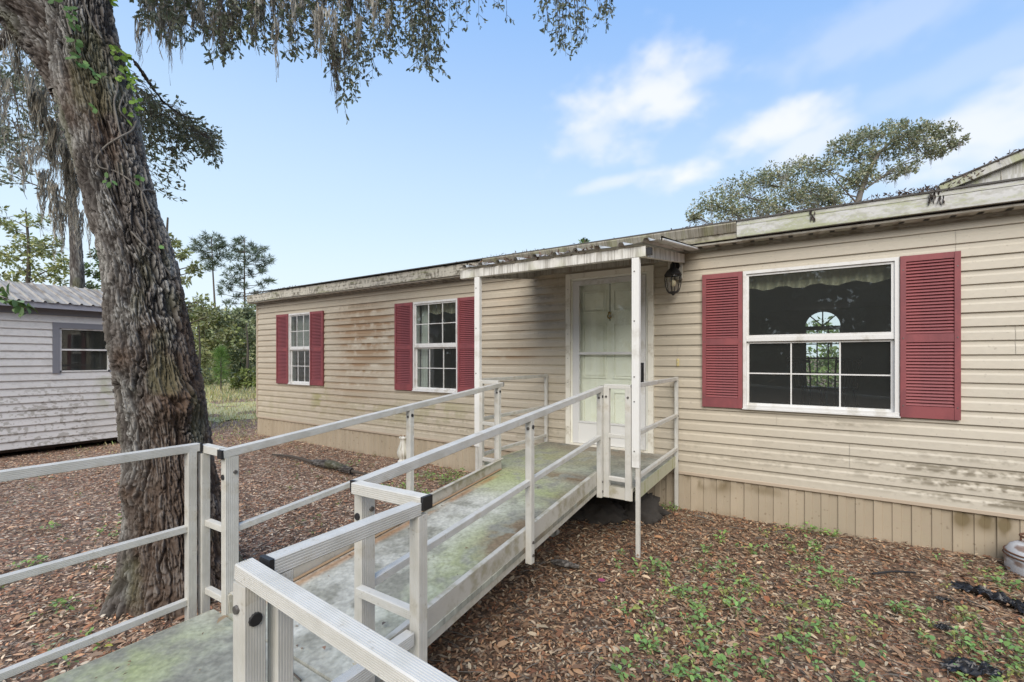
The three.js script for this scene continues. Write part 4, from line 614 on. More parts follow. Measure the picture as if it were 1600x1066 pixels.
// a hanging beard of grey moss: many thin wavy strands from one support
function beard(B, p, len, spread, n, r, pal) {
  for (let k = 0; k < n; k++) {
    const a = r() * 6.283, rad = spread * Math.sqrt(r()), L = len * (0.25 + 0.75 * Math.pow(1 - rad / spread * 0.8, 1.2) * (0.5 + 0.5 * r())), x = p[0] + Math.cos(a) * rad, z = p[2] + Math.sin(a) * rad, y = p[1] + (r() - 0.3) * 0.08, c = jit(pal[Math.floor(r() * pal.length)], r, 0.22), N = Math.max(5, Math.round(L / 0.06)), w = 0.0035 + r() * 0.0045, ph = r() * 9, am = 0.006 + 0.016 * r();
    let i0 = -1, i1 = -1; const ang = r() * 6.283;
    for (let j = 0; j <= N; j++) {
      const t = j / N, yy = y - L * t, xx = x + (1 - 0.5 * t) * 0 + Math.sin(ph + j * 0.9) * am - Math.cos(a) * rad * 0.45 * t, zz = z + Math.cos(ph * 1.7 + j * 1.1) * am - Math.sin(a) * rad * 0.45 * t, A = ang + j * 0.7, ww = w * (1 - 0.7 * t) * (0.7 + 0.6 * ((j + k) % 2)), nx = Math.cos(A - 1.57), nz = Math.sin(A - 1.57);
      const q0 = B.v(xx - Math.cos(A) * ww, yy, zz - Math.sin(A) * ww, nx, 0, nz, c), q1 = B.v(xx + Math.cos(A) * ww, yy, zz + Math.sin(A) * ww, nx, 0, nz, c);
      if (j) B.i.push(i0, i1, q1, i0, q1, q0); i0 = q0; i1 = q1;
      if (j > 1 && j < N && r() < 0.45) { const d = unit([r() - 0.5, -0.7 - r(), r() - 0.5]), l = 0.03 + 0.05 * r(), e = B.v(xx + d[0] * l, yy + d[1] * l, zz + d[2] * l, nx, 0, nz, c); B.i.push(q0, q1, e); }
    }
  }
}
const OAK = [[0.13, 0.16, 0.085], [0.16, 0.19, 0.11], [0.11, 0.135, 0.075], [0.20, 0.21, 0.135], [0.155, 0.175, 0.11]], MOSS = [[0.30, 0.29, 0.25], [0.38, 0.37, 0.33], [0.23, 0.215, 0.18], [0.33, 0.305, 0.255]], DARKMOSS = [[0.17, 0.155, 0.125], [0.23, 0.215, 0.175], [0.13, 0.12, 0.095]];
const mossM = new THREE.MeshPhysicalMaterial({ vertexColors: true, roughness: 1, transmission: 0.2, thickness: 0 });
let trunkSkin;                                                      // sampled for the vine
{
  const oak = thing('live_oak_tree', 'big leaning live oak with ridged bark and hanging grey moss beside the ramp', 'tree', [0, 0, 0]), r = rng(2024);
  const D = 3.08, tab = [[1000, 282, 186], [921, 280, 176], [850, 276, 164], [780, 271, 152], [696, 262, 143], [625, 253, 141], [518, 235, 136], [411, 218, 124], [340, 197, 120], [304, 188, 120], [236, 171, 121], [169, 153, 130], [100, 138, 127], [30, 128, 112], [-60, 118, 104], [-180, 108, 96]];
  const tp = tab.map(([y, x]) => at(x, y, D)), tr = tab.map(([y, x, w]) => w / 2 * D / 700 / Math.hypot(1, (x - 800) / 700) * 0.97);
  const g = barkTube(tp, tr, 460, 900, { flare: 0.12, depth: 0.023, warts: [[0.2, 1.62, 0.12, 0.1], [5.5, 1.95, 0.12, 0.03], [0.0, 2.1, 0.1, 0.02], [5.2, 1.1, 0.08, 0.03]], brown: 0.6, lichen: 0.85 });
  trunkSkin = g; mesh('trunk', g, barkM, oak);
  const limb = (pts, rad, nu, nv, seed, o = {}) => mesh('limb', barkTube(pts, rad, nu, nv, { seed, depth: 0.014, plate: 0.026, long: 0.06, lichen: 0.8, ...o }), barkM, oak);
  limb([at(128, 150, 3.1), at(95, 75, 3.09), at(30, 5, 3.06), at(-60, -60, 3.0), at(-200, -110, 3.1)], [0.16, 0.19, 0.18, 0.16, 0.14], 200, 320, 5, { brown: 0.2, depth: 0.02, plate: 0.021, long: 0.09 });
  // limbs of the crown above the picture
  const tipT = tp[tp.length - 1];
  limb([tp[14], at(220, -170, 3.5), at(420, -120, 4.4), at(640, -80, 5.2), at(960, -95, 6.2)], [0.13, 0.12, 0.09, 0.06, 0.025], 40, 160, 6);
  limb([tipT, at(60, -330, 3.6), at(200, -420, 5.0), at(420, -420, 6.5)], [0.17, 0.14, 0.1, 0.05], 40, 120, 7);
  limb([tipT, at(20, -300, 2.6), at(-300, -350, 2.2), at(-700, -300, 2.0)], [0.16, 0.13, 0.1, 0.05], 40, 120, 8);
  limb([at(160, 100, 3.2), at(205, 92, 3.9), at(262, 165, 4.6), at(330, 205, 5.2)], [0.04, 0.017, 0.011, 0.006], 26, 100, 9);
  limb([at(118, -20, 3.2), at(60, -40, 4.2), at(10, 60, 5.2), at(-80, 100, 6)], [0.11, 0.08, 0.055, 0.03], 30, 120, 10);
  const B = new Buf(), tw = [], Mo = new Buf();
  // hanging sprays along the top of the picture; the lower outline is surveyed from the photograph
  const env = [[205, 20], [235, 45], [262, 70], [300, 60], [330, 95], [365, 95], [392, 58], [420, 80], [450, 85], [480, 85], [510, 100], [530, 165], [560, 165], [585, 120], [605, 80], [640, 95], [668, 122], [688, 130], [703, 60], [730, 35], [758, 50], [775, 12], [795, 40], [815, 10], [840, 25], [865, 75], [885, 115], [905, 85], [930, 50], [958, 30]];
  const low = (x) => { for (let k = 0; k + 1 < env.length; k++) if (x <= env[k + 1][0]) return mix(env[k][1], env[k + 1][1], (x - env[k][0]) / (env[k + 1][0] - env[k][0])); return 20; };
  for (let k = 0; k < 150; k++) {
    const x = k < 118 ? 205 + r() * 500 : k < 126 ? 700 + r() * 110 : 845 + r() * 112, yb = low(x) * (0.45 + 0.55 * Math.pow(r(), 0.6)), d = mix(3.9, 5.4, clamp((x - 200) / 600)) + (r() - 0.5) * 0.9, lean = (r() - 0.35) * 50, y0 = -60 - r() * 60;
    spray(B, tw, [at(x - lean * 1.3, y0, d + (r() - 0.5) * 0.3), at(x - lean * 0.4, mix(y0, yb, 0.45), d), at(x, yb, d + (r() - 0.5) * 0.3)], r, { pal: OAK, n: k < 118 ? 5 : 4, step: k < 118 ? 0.055 : 0.06, shoot: k < 118 ? 0.17 : 0.14, bare: 0.1, leaf: 0.05 });
  }
  // spray behind the trunk on the right
  for (let k = 0; k < 120; k++) {
    const t = Math.pow(r(), 0.9), ax = mix(185, 322, t), ay = mix(100, 215, t) + r() * 60 * (1 - t), d = 4.2 + t * 1.0 + (r() - 0.5) * 0.7, ex = ax + 8 + r() * 34 * (1 - t * 0.3), ey = ay + 10 + r() * (t < 0.6 ? 85 : 40);
    spray(B, tw, [at(ax, ay, d), at((ax + ex) / 2 + 5, (ay + ey) / 2 - 9, d), at(ex, ey, d + (r() - 0.5) * 0.3)], r, { pal: OAK, n: 4, step: 0.045, shoot: 0.13, leaf: 0.045, thick: 0.004 });
  }
  for (let k = 0; k < 8; k++) { const y = 255 + k * 6, d = 4.5; spray(B, tw, [at(228, y - 10, d), at(245, y, d), at(255 + r() * 35, y + 12 + r() * 12, d)], r, { pal: OAK, n: 3, step: 0.06, shoot: 0.08, thick: 0.003 }); }
  // foliage and moss left of the trunk
  for (let k = 0; k < 60; k++) { const x = -60 + r() * 190, y = 20 + r() * 220 * (x > 60 ? 0.9 : 1), d = 4.6 + r() * 1.8; spray(B, tw, [at(x - 10, y - 40, d), at(x, y, d), at(x + (r() - 0.5) * 30, y + 20 + r() * 25, d)], r, { pal: OAK, n: 4, step: 0.06, shoot: 0.15, leaf: 0.048 }); }
  const bd = (px, py, d, len, sp, n, pal = MOSS) => { const p = at(px, py, d); beard(Mo, [p.x, p.y, p.z], len / 700 * d, sp / 700 * d, n, r, pal); };
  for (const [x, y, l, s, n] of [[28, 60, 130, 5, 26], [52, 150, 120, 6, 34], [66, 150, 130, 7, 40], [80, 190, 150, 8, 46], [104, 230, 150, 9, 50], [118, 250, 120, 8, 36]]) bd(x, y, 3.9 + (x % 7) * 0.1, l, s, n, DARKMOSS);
  for (const [x, y, l, s, n] of [[5, 130, 150, 10, 26], [18, 240, 70, 7, 20], [36, 250, 70, 6, 20], [50, 230, 70, 10, 24], [66, 270, 130, 8, 36], [85, 290, 150, 7, 44], [97, 320, 125, 6, 40], [112, 280, 130, 8, 40], [124, 330, 115, 7, 34], [140, 320, 110, 5, 20], [-20, 100, 200, 12, 30], [46, 110, 90, 12, 26], [20, 60, 80, 14, 26]]) bd(x, y, 4.8 + (x % 5) * 0.16, l, s, n);
  for (let k = 0; k < 26; k++) bd(-40 + r() * 160, 40 + r() * 190, 5 + r() * 1.4, 30 + r() * 70, 5 + r() * 6, 14, MOSS);
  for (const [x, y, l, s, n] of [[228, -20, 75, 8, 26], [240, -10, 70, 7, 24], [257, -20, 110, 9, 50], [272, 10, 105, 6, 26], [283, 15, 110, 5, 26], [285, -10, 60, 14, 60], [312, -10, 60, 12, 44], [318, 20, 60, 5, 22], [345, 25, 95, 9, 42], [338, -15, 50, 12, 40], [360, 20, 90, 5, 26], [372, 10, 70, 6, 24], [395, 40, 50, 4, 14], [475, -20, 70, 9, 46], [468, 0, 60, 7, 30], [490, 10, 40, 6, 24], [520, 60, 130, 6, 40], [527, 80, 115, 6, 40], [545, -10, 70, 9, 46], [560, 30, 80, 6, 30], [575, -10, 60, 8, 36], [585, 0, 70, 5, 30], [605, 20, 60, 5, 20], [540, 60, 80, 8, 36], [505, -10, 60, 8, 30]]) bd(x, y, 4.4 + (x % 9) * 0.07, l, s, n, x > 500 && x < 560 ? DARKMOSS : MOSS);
  for (let k = 0; k < 40; k++) bd(215 + r() * 330, -30 + r() * 70, 4.0 + r() * 0.5, 50 + r() * 70, 3 + r() * 5, 18, MOSS);
  // the rest of the crown, out of the picture overhead
  for (let k = 0; k < 70; k++) { const a = r() * 6.283, rad = 1.2 + r() * 3.4, p = V(-3.9 + Math.cos(a) * rad, 6.4 + r() * 2.2, 3.9 + Math.sin(a) * rad); if (p.y < 1.6 + 1.02 * Math.max(1, (p.z - 5.09) * -0.8412 + p.x * -0.5404)) p.y += 1.6; spray(B, tw, [V(p.x * 0.8 - 0.8, p.y - 0.3, p.z * 0.8 + 0.8), p, V(p.x + r() - 0.5, p.y - 0.2, p.z + r() - 0.5)], r, { pal: OAK, n: 4, step: 0.09, shoot: 0.25, leaf: 0.09, wide: 0.5 }); }
  mesh('twig', tw, twigM, oak).userData.kind = 'stuff';
  mesh('crown', B.geo(), leafM({ transmission: 0.45 }), oak).userData.kind = 'stuff';
  mesh('hanging_moss', Mo.geo(), mossM, oak).userData.kind = 'stuff';
}
// climbing vine on the trunk: stems laid on the bark and bright leaves
{
  const vine = thing('climbing_vine', 'thin pale vine with bright green leaves climbing the oak trunk', 'vine', [0, 0, 0]), r = rng(8), P = trunkSkin.attributes.position, cam = camera.position, pts = [];
  for (let i = 0; i < P.count; i += 3) { const dx = P.getX(i), dy = P.getY(i), dz = P.getZ(i), v = V(dx, dy, dz).sub(cam), d = v.dot(FW); pts.push([800 + v.dot(RT) / d * 700, 560 - v.y / d * 700, d, dx, dy, dz]); }
  const on = (px, py, lift = 0.012) => { let b = null, bs = 1e9; for (const q of pts) { const e = (q[0] - px) ** 2 + (q[1] - py) ** 2; const s = e + (e < 60 ? (q[2] - 2.6) * 120 : 400); if (s < bs) { bs = s; b = q; } } const v = V(b[3], b[4], b[5]); return v.add(V(0, 1.6, 5.09).sub(v).setY(0).normalize().multiplyScalar(lift)); };
  const stem = (l, rad) => mesh('stem', tube(l.map(q => on(...q)), rad, l.length * 5, 5), greyTwigM, vine);
  stem([[235, 330], [222, 300], [205, 283], [180, 270], [155, 262], [150, 248], [165, 230], [185, 215], [205, 205], [213, 190]], 0.006);
  stem([[225, 400], [228, 340], [222, 300], [240, 300], [248, 302]], 0.006); stem([[200, 235], [188, 210], [182, 185], [178, 160], [185, 135], [178, 110]], 0.006); stem([[212, 215], [200, 190], [188, 175], [192, 150]], 0.005); stem([[110, 55], [100, 20], [85, -5]], 0.008); stem([[133, 8], [145, 40], [160, 62]], 0.006); stem([[265, 430], [240, 398], [225, 385], [205, 362]], 0.006);
  const B = new Buf(), lf = (px, py, n, s, pal) => { for (let k = 0; k < n; k++) { const p = on(px + (r() - 0.5) * s * 2, py + (r() - 0.5) * s * 2, 0.02 + r() * 0.05), f = V(0, 1.6, 5.09).sub(p).normalize(), nn = unit([f.x + (r() - 0.5) * 1.1, f.y + 0.5 + (r() - 0.5) * 0.9, f.z + (r() - 0.5) * 1.1]), d = perp(nn, r); B.leaf([p.x, p.y, p.z], d, nn, 0.028 + r() * 0.024, 0.018 + r() * 0.014, jit(pal, r, 0.25), 0.08); } };
  const YG = [0.20, 0.34, 0.035], DG = [0.09, 0.20, 0.045];
  for (const [x, y, n, s] of [[182, 82, 8, 8], [192, 95, 10, 8], [203, 108, 12, 9], [208, 125, 9, 7], [205, 140, 6, 6], [190, 128, 5, 6], [216, 165, 9, 7], [222, 178, 6, 6], [198, 185, 4, 5], [175, 3, 8, 6], [172, -5, 6, 6]]) lf(x, y, n, s, YG);
  for (const [x, y, n, s] of [[108, 22, 7, 8], [112, 40, 6, 7], [120, 75, 7, 7], [118, 95, 5, 6], [132, 108, 6, 7], [150, 125, 5, 6], [147, 172, 4, 4], [170, 284, 5, 4], [85, 2, 5, 8], [256, 391, 2, 3], [216, 280, 3, 4]]) lf(x, y, n, s, DG);
  mesh('foliage', B.geo(), leafM(), vine).userData.kind = 'stuff';
}
// other trees: trunk, limbs reaching every clump of the crown, crown
function tree(name, label, { trunk, r0, clumps, leaf, pal, limbM = twigM, small = true, wide = 0.55, moss = 0, group, seed = 1, bark = false, reach = 0.4, flat = 0.7, category = 'tree', limbR = 0.35 }) {
  const T = thing(name, label, category, [0, 0, 0], group), r = rng(seed), c = new THREE.CatmullRomCurve3(trunk), L = c.getLength();
  if (bark) mesh('trunk', barkTube(trunk, [r0, r0 * 0.85, r0 * 0.6, r0 * 0.3], 60, 160, { depth: r0 * 0.09, plate: r0 * 0.22, long: r0 * 0.5, lichen: 0.6, seed }), barkM, T); else mesh('trunk', tube(trunk, (t) => r0 * (1 - 0.8 * t), 24, 8), limbM, T);
  const B = new Buf(), Mo = new Buf();
  for (const [x, y, z, rad, n] of clumps) {
    let bt = 0, bd = 1e9; for (let k = 0; k <= 40; k++) { const p = c.getPoint(k / 40), d = Math.hypot(p.x - x, p.z - z) + Math.abs(p.y + reach * Math.hypot(p.x - x, p.z - z) - y) * 1.2; if (d < bd) { bd = d; bt = k / 40; } }
    const p = c.getPoint(bt), m = V(mix(p.x, x, 0.5) + (r() - 0.5) * rad * 0.7, mix(p.y, y, 0.62), mix(p.z, z, 0.5)), lr = r0 * limbR * (1 - 0.6 * bt);
    const gs = [tube([p, m, V(x, y, z)], (t) => lr * (1 - 0.75 * t), 8, 5)];
    for (let k = 0; k < 6; k++) { const e = unit([r() - 0.5, (r() - 0.4) * flat, r() - 0.5]), q = V(x + e[0] * rad * 0.9, y + e[1] * rad * 0.9, z + e[2] * rad * 0.9); gs.push(tube([m.clone().lerp(V(x, y, z), 0.5 + 0.4 * r()), V(mix(x, q.x, 0.5) + (r() - 0.5) * rad * 0.3, mix(y, q.y, 0.6), mix(z, q.z, 0.5)), q], (t) => lr * 0.32 * (1 - 0.7 * t), 5, 4)); }
    mesh('limb', gs, limbM, T);
    // small sub clumps so that sky shows between them
    const sub = Math.max(4, Math.round(n / 26));
    for (let s = 0; s < sub; s++) {
      const e = unit([r() - 0.5, (r() - 0.45), r() - 0.5]), k = Math.pow(r(), 0.45), o = [x + e[0] * rad * k, y + e[1] * rad * k * flat, z + e[2] * rad * k], sr = rad * (0.16 + 0.18 * r()), tone = 0.7 + 0.6 * r();
      for (let q = 0; q < n / sub; q++) { const u = unit([r() - 0.5, (r() - 0.5) * 0.8, r() - 0.5]), f = sr * Math.pow(r(), 0.5), d = unit([u[0] + (r() - 0.5), u[1] + (r() - 0.6), u[2] + (r() - 0.5)]), cc = jit(pal[Math.floor(r() * pal.length)], r, 0.25); B.leaf([o[0] + u[0] * f, o[1] + u[1] * f, o[2] + u[2] * f], d, perp(d, r), leaf * (0.6 + 0.8 * r()), leaf * wide, [cc[0] * tone, cc[1] * tone, cc[2] * tone], 0.1, small); }
    }
    if (moss && r() < moss) { const k = Math.round(10 + r() * 16); for (let s = 0; s < 2; s++) beard(Mo, [x + (r() - 0.5) * rad, y - rad * 0.2, z + (r() - 0.5) * rad], rad * (0.9 + r()), rad * 0.2, k, r, MOSS); }
  }
  mesh('crown', B.geo(), leafM({ transmission: 0.45 }), T).userData.kind = 'stuff'; if (Mo.i.length) mesh('hanging_moss', Mo.geo(), mossM, T).userData.kind = 'stuff';
  return T;
}
const A3 = (px, py, d) => { const p = at(px, py, d); return [p.x, p.y, p.z]; };
const G0 = (px, d) => { const p = at(px, 560, d); p.y = -0.1; return p; };
const cl = (rows, d, n) => rows.map(([px, py, pr, k = 1, dd = 0]) => [...A3(px, py, d + dd), pr / 700 * d, Math.round(n * k)]);
// spreading oak behind the house
{
  const pal = [[0.22, 0.265, 0.13], [0.28, 0.31, 0.165], [0.18, 0.215, 0.105], [0.34, 0.345, 0.205], [0.40, 0.375, 0.24]];
  tree('spreading_oak_tree', 'wide grey green oak rising behind the roof above the large front window', { trunk: [G0(1330, 21), at(1325, 480, 21), at(1330, 380, 21), at(1345, 300, 21), at(1370, 245, 21), at(1400, 215, 21)], r0: 0.3, bark: false, limbM: greyTwigM, leaf: 0.125, pal, moss: 0.7, seed: 41, reach: 0.5, flat: 0.6, limbR: 0.2,
    clumps: cl([[1110, 320, 28, 1], [1145, 300, 30, 1.1], [1180, 285, 30, 1.1, 1], [1215, 272, 30, 1.1], [1250, 262, 28, 1.1, 1], [1290, 262, 28, 1, -1], [1135, 335, 28, 1], [1190, 322, 32, 1.1], [1240, 310, 32, 1.2], [1290, 300, 30, 1], [1330, 285, 24, 0.7], [1310, 235, 22, 0.7], [1335, 220, 22, 0.8], [1360, 212, 24, 0.9, 1], [1390, 208, 24, 0.9], [1420, 205, 24, 0.9, -1], [1450, 208, 24, 0.9], [1478, 212, 20, 0.8], [1497, 222, 14, 0.5], [1440, 235, 22, 0.7], [1400, 238, 20, 0.5], [1465, 238, 16, 0.5], [1345, 262, 22, 0.6], [1420, 262, 18, 0.5], [1375, 240, 22, 0.7], [1395, 270, 20, 0.5], [1340, 240, 20, 0.6], [1430, 222, 24, 0.8], [1350, 280, 22, 0.6], [1270, 290, 24, 0.8, 1], [1215, 340, 30, 1, 1], [1300, 320, 26, 0.7], [1085, 340, 16, 0.6], [1160, 330, 34, 1, 2], [1225, 300, 34, 1, 2], [1275, 315, 34, 1, 2]], 21, 680) });
  tree('roadside_oak_tree', 'small tuft of tree top showing over the gable at the right edge', { trunk: [G0(1640, 30), at(1625, 400, 30), at(1610, 270, 30)], r0: 0.25, leaf: 0.24, pal, seed: 43, clumps: cl([[1590, 250, 10, 0.4], [1605, 258, 14, 0.6], [1625, 270, 22, 0.8], [1660, 260, 26, 0.8]], 30, 260) });
  tree('distant_tree', 'tree top barely showing above the roof left of the awning end', { trunk: [G0(915, 26), at(915, 460, 26), at(915, 378, 26)], r0: 0.12, leaf: 0.2, pal: [[0.10, 0.17, 0.05], [0.14, 0.21, 0.06]], seed: 45, clumps: cl([[915, 378, 9, 1], [907, 386, 8, 0.8], [925, 388, 8, 0.8], [915, 400, 12, 1]], 26, 70) });
}
// pines with tufted needles
function pine(name, label, px, d, topY, lean, tufts, seed, tuft, group) {
  const T = thing(name, label, 'pine tree', [0, 0, 0], group), r = rng(seed), base = G0(px - lean, d), tp = at(px, topY, d), c = new THREE.CatmullRomCurve3([base, base.clone().lerp(tp, 0.4).add(V(0.1, 0, 0)), base.clone().lerp(tp, 0.75), tp]);
  const L = c.getLength(), r0 = L * 0.011; mesh('trunk', tube(c.points, (t) => r0 * (1 - 0.75 * t), 24, 8), mat([0.105, 0.085, 0.07], 0.95), T);
  const B = new Buf();
  for (const [x, y, s = 1] of tufts) {
    const e = at(x, y, d + (r() - 0.5) * L * 0.12); let bt = 0, bd = 1e9; for (let k = 5; k <= 40; k++) { const p = c.getPoint(k / 40), q = Math.abs(p.y + 0.25 * p.distanceTo(e) - e.y - 0.2); if (q < bd) { bd = q; bt = k / 40; } }
    const p = c.getPoint(bt), m = p.clone().lerp(e, 0.55).add(V(0, -0.06 * p.distanceTo(e), 0)); mesh('limb', tube([p, m, e], (t) => r0 * 0.26 * (1 - 0.7 * t), 6, 4), twigM, T);
    const NB = Math.round(3 * s + 1); for (let q = 0; q < NB; q++) { const o = q === 0 ? e : e.clone().add(V((r() - 0.5) * tuft * 1.5, (r() - 0.4) * tuft * 0.9, (r() - 0.5) * tuft * 1.5)); const tone = 0.75 + 0.5 * r(); for (let k = 0; k < 40; k++) { const dd = unit([r() - 0.5, (r() - 0.36) * 0.9, r() - 0.5]), cc = jit([0.075 * tone, 0.11 * tone, 0.055 * tone], r, 0.3); B.leaf([o.x, o.y, o.z], dd, perp(dd, r), tuft * (0.45 + 0.35 * r()), tuft * 0.06, cc, 0, true); } }
  }
  mesh('crown', B.geo(), leafM(), T).userData.kind = 'stuff';
}
pine('pine_tree', 'tall slim pine with a small round crown, left of the two pines', 330, 40, 370, -10, [[330, 373], [322, 378], [340, 376], [312, 385], [348, 382], [306, 390], [326, 388], [338, 390], [346, 398], [318, 396], [330, 402], [324, 412], [338, 412], [330, 420], [344, 386], [316, 404]], 61, 0.72);
pine('pine_tree', 'taller open pine with spreading tiers, right of the two pines', 382, 44, 374, 1, [[380, 377], [372, 380], [390, 384], [400, 390], [410, 394], [366, 392], [376, 394], [392, 398], [414, 404], [420, 410], [398, 408], [370, 406], [360, 400], [384, 410], [404, 418], [412, 424], [364, 420], [356, 430], [376, 424], [392, 430], [350, 442], [366, 440], [420, 440], [405, 444], [384, 446], [358, 452], [346, 458], [372, 462], [400, 462], [390, 478], [356, 472]], 62, 0.78);
{
  const GREEN = [[0.23, 0.275, 0.095], [0.28, 0.31, 0.115], [0.19, 0.22, 0.085], [0.33, 0.345, 0.15], [0.26, 0.27, 0.13]], YEL = [[0.30, 0.33, 0.11], [0.25, 0.29, 0.10], [0.36, 0.36, 0.15], [0.18, 0.22, 0.08]];
  tree('leaning_oak_tree', 'dark green oak showing behind the right side of the big trunk', { trunk: [G0(255, 24), at(250, 480, 24), at(258, 400, 24), at(262, 340, 24)], r0: 0.22, leaf: 0.22, pal: GREEN, seed: 71, clumps: cl([[268, 375, 16, 0.6], [285, 400, 16, 0.5], [300, 425, 14, 0.5], [280, 445, 18, 0.5], [305, 415, 10, 0.3], [265, 420, 16, 0.5], [295, 480, 20, 0.7], [315, 470, 12, 0.3], [270, 470, 20, 0.8], [325, 495, 14, 0.5]], 24, 200) });
  const bush = (name, label, px, d, rows, pal, seed, n, leaf) => tree(name, label, { trunk: [G0(px, d), at(px + 2, 545, d), at(px, 505, d)], r0: 0.1, leaf: leaf * 1.25, pal, seed, clumps: cl(rows, d, Math.round(n * 1.7)), reach: 0.2, category: 'shrub', flat: 0.85 });
  bush('understory_tree', 'broad green thicket tree right behind the oak trunk, below the slim pine', 318, 30, [[300, 500, 26], [320, 495, 24], [340, 505, 26], [305, 540, 30], [335, 545, 30], [300, 575, 28], [330, 580, 28], [355, 530, 22]], GREEN, 72, 330, 0.22);
  bush('understory_tree', 'pale green thicket tree beside the left corner of the mobile home', 375, 32, [[365, 500, 22], [385, 490, 22], [400, 510, 24], [372, 535, 26], [395, 545, 28], [420, 530, 26], [370, 570, 24], [398, 580, 26], [425, 570, 24], [410, 480, 16, 0.5]], [[0.24, 0.29, 0.14], [0.28, 0.32, 0.165], [0.20, 0.24, 0.12]], 73, 330, 0.2);
  bush('understory_tree', 'loose grey green thicket tree farther back between the two pines', 352, 38, [[345, 508, 22], [360, 502, 20], [335, 500, 18], [372, 498, 14], [390, 492, 14], [350, 530, 26], [310, 505, 20], [295, 492, 20]], [[0.26, 0.30, 0.18], [0.22, 0.26, 0.15], [0.30, 0.335, 0.20]], 74, 230, 0.24);
  bush('low_shrub', 'light yellow green shrub at the grass edge by the house corner', 385, 22, [[378, 590, 12], [392, 585, 14], [370, 600, 10], [398, 598, 12]], [[0.21, 0.26, 0.06], [0.16, 0.22, 0.05], [0.25, 0.28, 0.08]], 75, 170, 0.14);
  bush('low_shrub', 'dark dense shrub low beside the oak trunk at the grass edge', 310, 26, [[300, 590, 16], [318, 585, 16], [330, 596, 14]], GREEN, 76, 220, 0.16);
  // young longleaf pine: one bright tuft on a stick
  const yp = thing('young_pine', 'young pine with one bright bushy tuft of needles in the grass', 'pine sapling', [0, 0, 0]), p = G0(345, 21), q = at(345, 552, 21), r = rng(79), B = new Buf(); mesh('trunk', tube([p, q.clone().lerp(p, 0.5), q], 0.03, 6, 6), twigM, yp);
  for (let k = 0; k < 620; k++) { const t = Math.pow(r(), 1.5), o = q.clone().lerp(p, t * 0.6), d = unit([r() - 0.5, 0.55 - t * 0.7 + (r() - 0.5) * 0.8, r() - 0.5]); B.leaf([o.x, o.y, o.z], d, perp(d, r), 0.38 + 0.2 * r(), 0.018, jit([0.14, 0.25, 0.05], r, 0.3), 0, true); } mesh('crown', B.geo(), leafM(), yp).userData.kind = 'stuff';
  // the wood that closes the horizon on the left, one pale green mass
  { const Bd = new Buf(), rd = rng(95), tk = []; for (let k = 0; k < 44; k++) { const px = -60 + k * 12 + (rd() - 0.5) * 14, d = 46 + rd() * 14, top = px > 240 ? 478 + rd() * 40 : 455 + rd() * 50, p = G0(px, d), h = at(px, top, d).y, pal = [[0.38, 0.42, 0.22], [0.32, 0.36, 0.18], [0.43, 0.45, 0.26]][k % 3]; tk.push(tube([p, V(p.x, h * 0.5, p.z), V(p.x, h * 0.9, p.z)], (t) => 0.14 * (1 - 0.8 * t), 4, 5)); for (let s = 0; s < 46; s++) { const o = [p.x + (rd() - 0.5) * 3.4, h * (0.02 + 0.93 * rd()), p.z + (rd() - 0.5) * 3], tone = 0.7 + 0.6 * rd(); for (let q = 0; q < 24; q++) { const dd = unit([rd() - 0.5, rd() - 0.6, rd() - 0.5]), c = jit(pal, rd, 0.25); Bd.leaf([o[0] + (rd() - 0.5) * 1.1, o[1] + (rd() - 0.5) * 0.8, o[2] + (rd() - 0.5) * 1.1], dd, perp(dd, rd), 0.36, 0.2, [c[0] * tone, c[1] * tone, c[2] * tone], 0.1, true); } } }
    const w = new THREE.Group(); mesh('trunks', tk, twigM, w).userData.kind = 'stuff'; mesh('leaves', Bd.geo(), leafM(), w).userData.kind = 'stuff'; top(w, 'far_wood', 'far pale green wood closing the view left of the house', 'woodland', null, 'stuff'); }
  // behind the shed
  tree('mossy_oak_tree', 'grey trunked oak draped with moss behind the shed roof', { trunk: [G0(120, 14), at(121, 450, 14), at(118, 380, 14), at(104, 250, 14), at(80, 100, 14)], r0: 0.2, bark: true, leaf: 0.13, pal: OAK, moss: 0.9, seed: 81, clumps: cl([[20, 40, 50, 1], [70, 60, 50, 1], [0, 130, 50, 1], [60, 140, 40, 0.8], [110, 120, 40, 0.8], [10, 220, 40, 0.8], [70, 220, 36, 0.6], [30, 280, 34, 0.4], [150, 260, 30, 0.5], [-40, 80, 50, 1], [-40, 200, 50, 1]], 14, 420) });
  tree('yellowing_tree', 'loose yellow green tree behind the shed roof at the left edge', { trunk: [G0(40, 20), at(42, 470, 20), at(45, 400, 20), at(40, 330, 20)], r0: 0.16, leaf: 0.17, pal: YEL, seed: 82, clumps: cl([[10, 400, 26], [40, 385, 26], [70, 395, 24], [20, 360, 22, 0.7], [60, 350, 22, 0.6], [90, 380, 20, 0.6], [100, 415, 18, 0.7], [40, 425, 24], [80, 430, 20], [5, 340, 20, 0.5], [0, 440, 22]], 20, 250) });
  tree('backyard_tree', 'green tree behind the shed, between the mossy trunk and the big oak', { trunk: [G0(165, 19), at(165, 470, 19), at(160, 410, 19)], r0: 0.14, leaf: 0.16, pal: [[0.10, 0.16, 0.045], [0.13, 0.19, 0.06], [0.08, 0.12, 0.04]], seed: 83, clumps: cl([[145, 430, 18], [165, 415, 20], [180, 440, 20], [150, 400, 14, 0.5], [140, 450, 16], [175, 390, 14, 0.5]], 19, 190) });
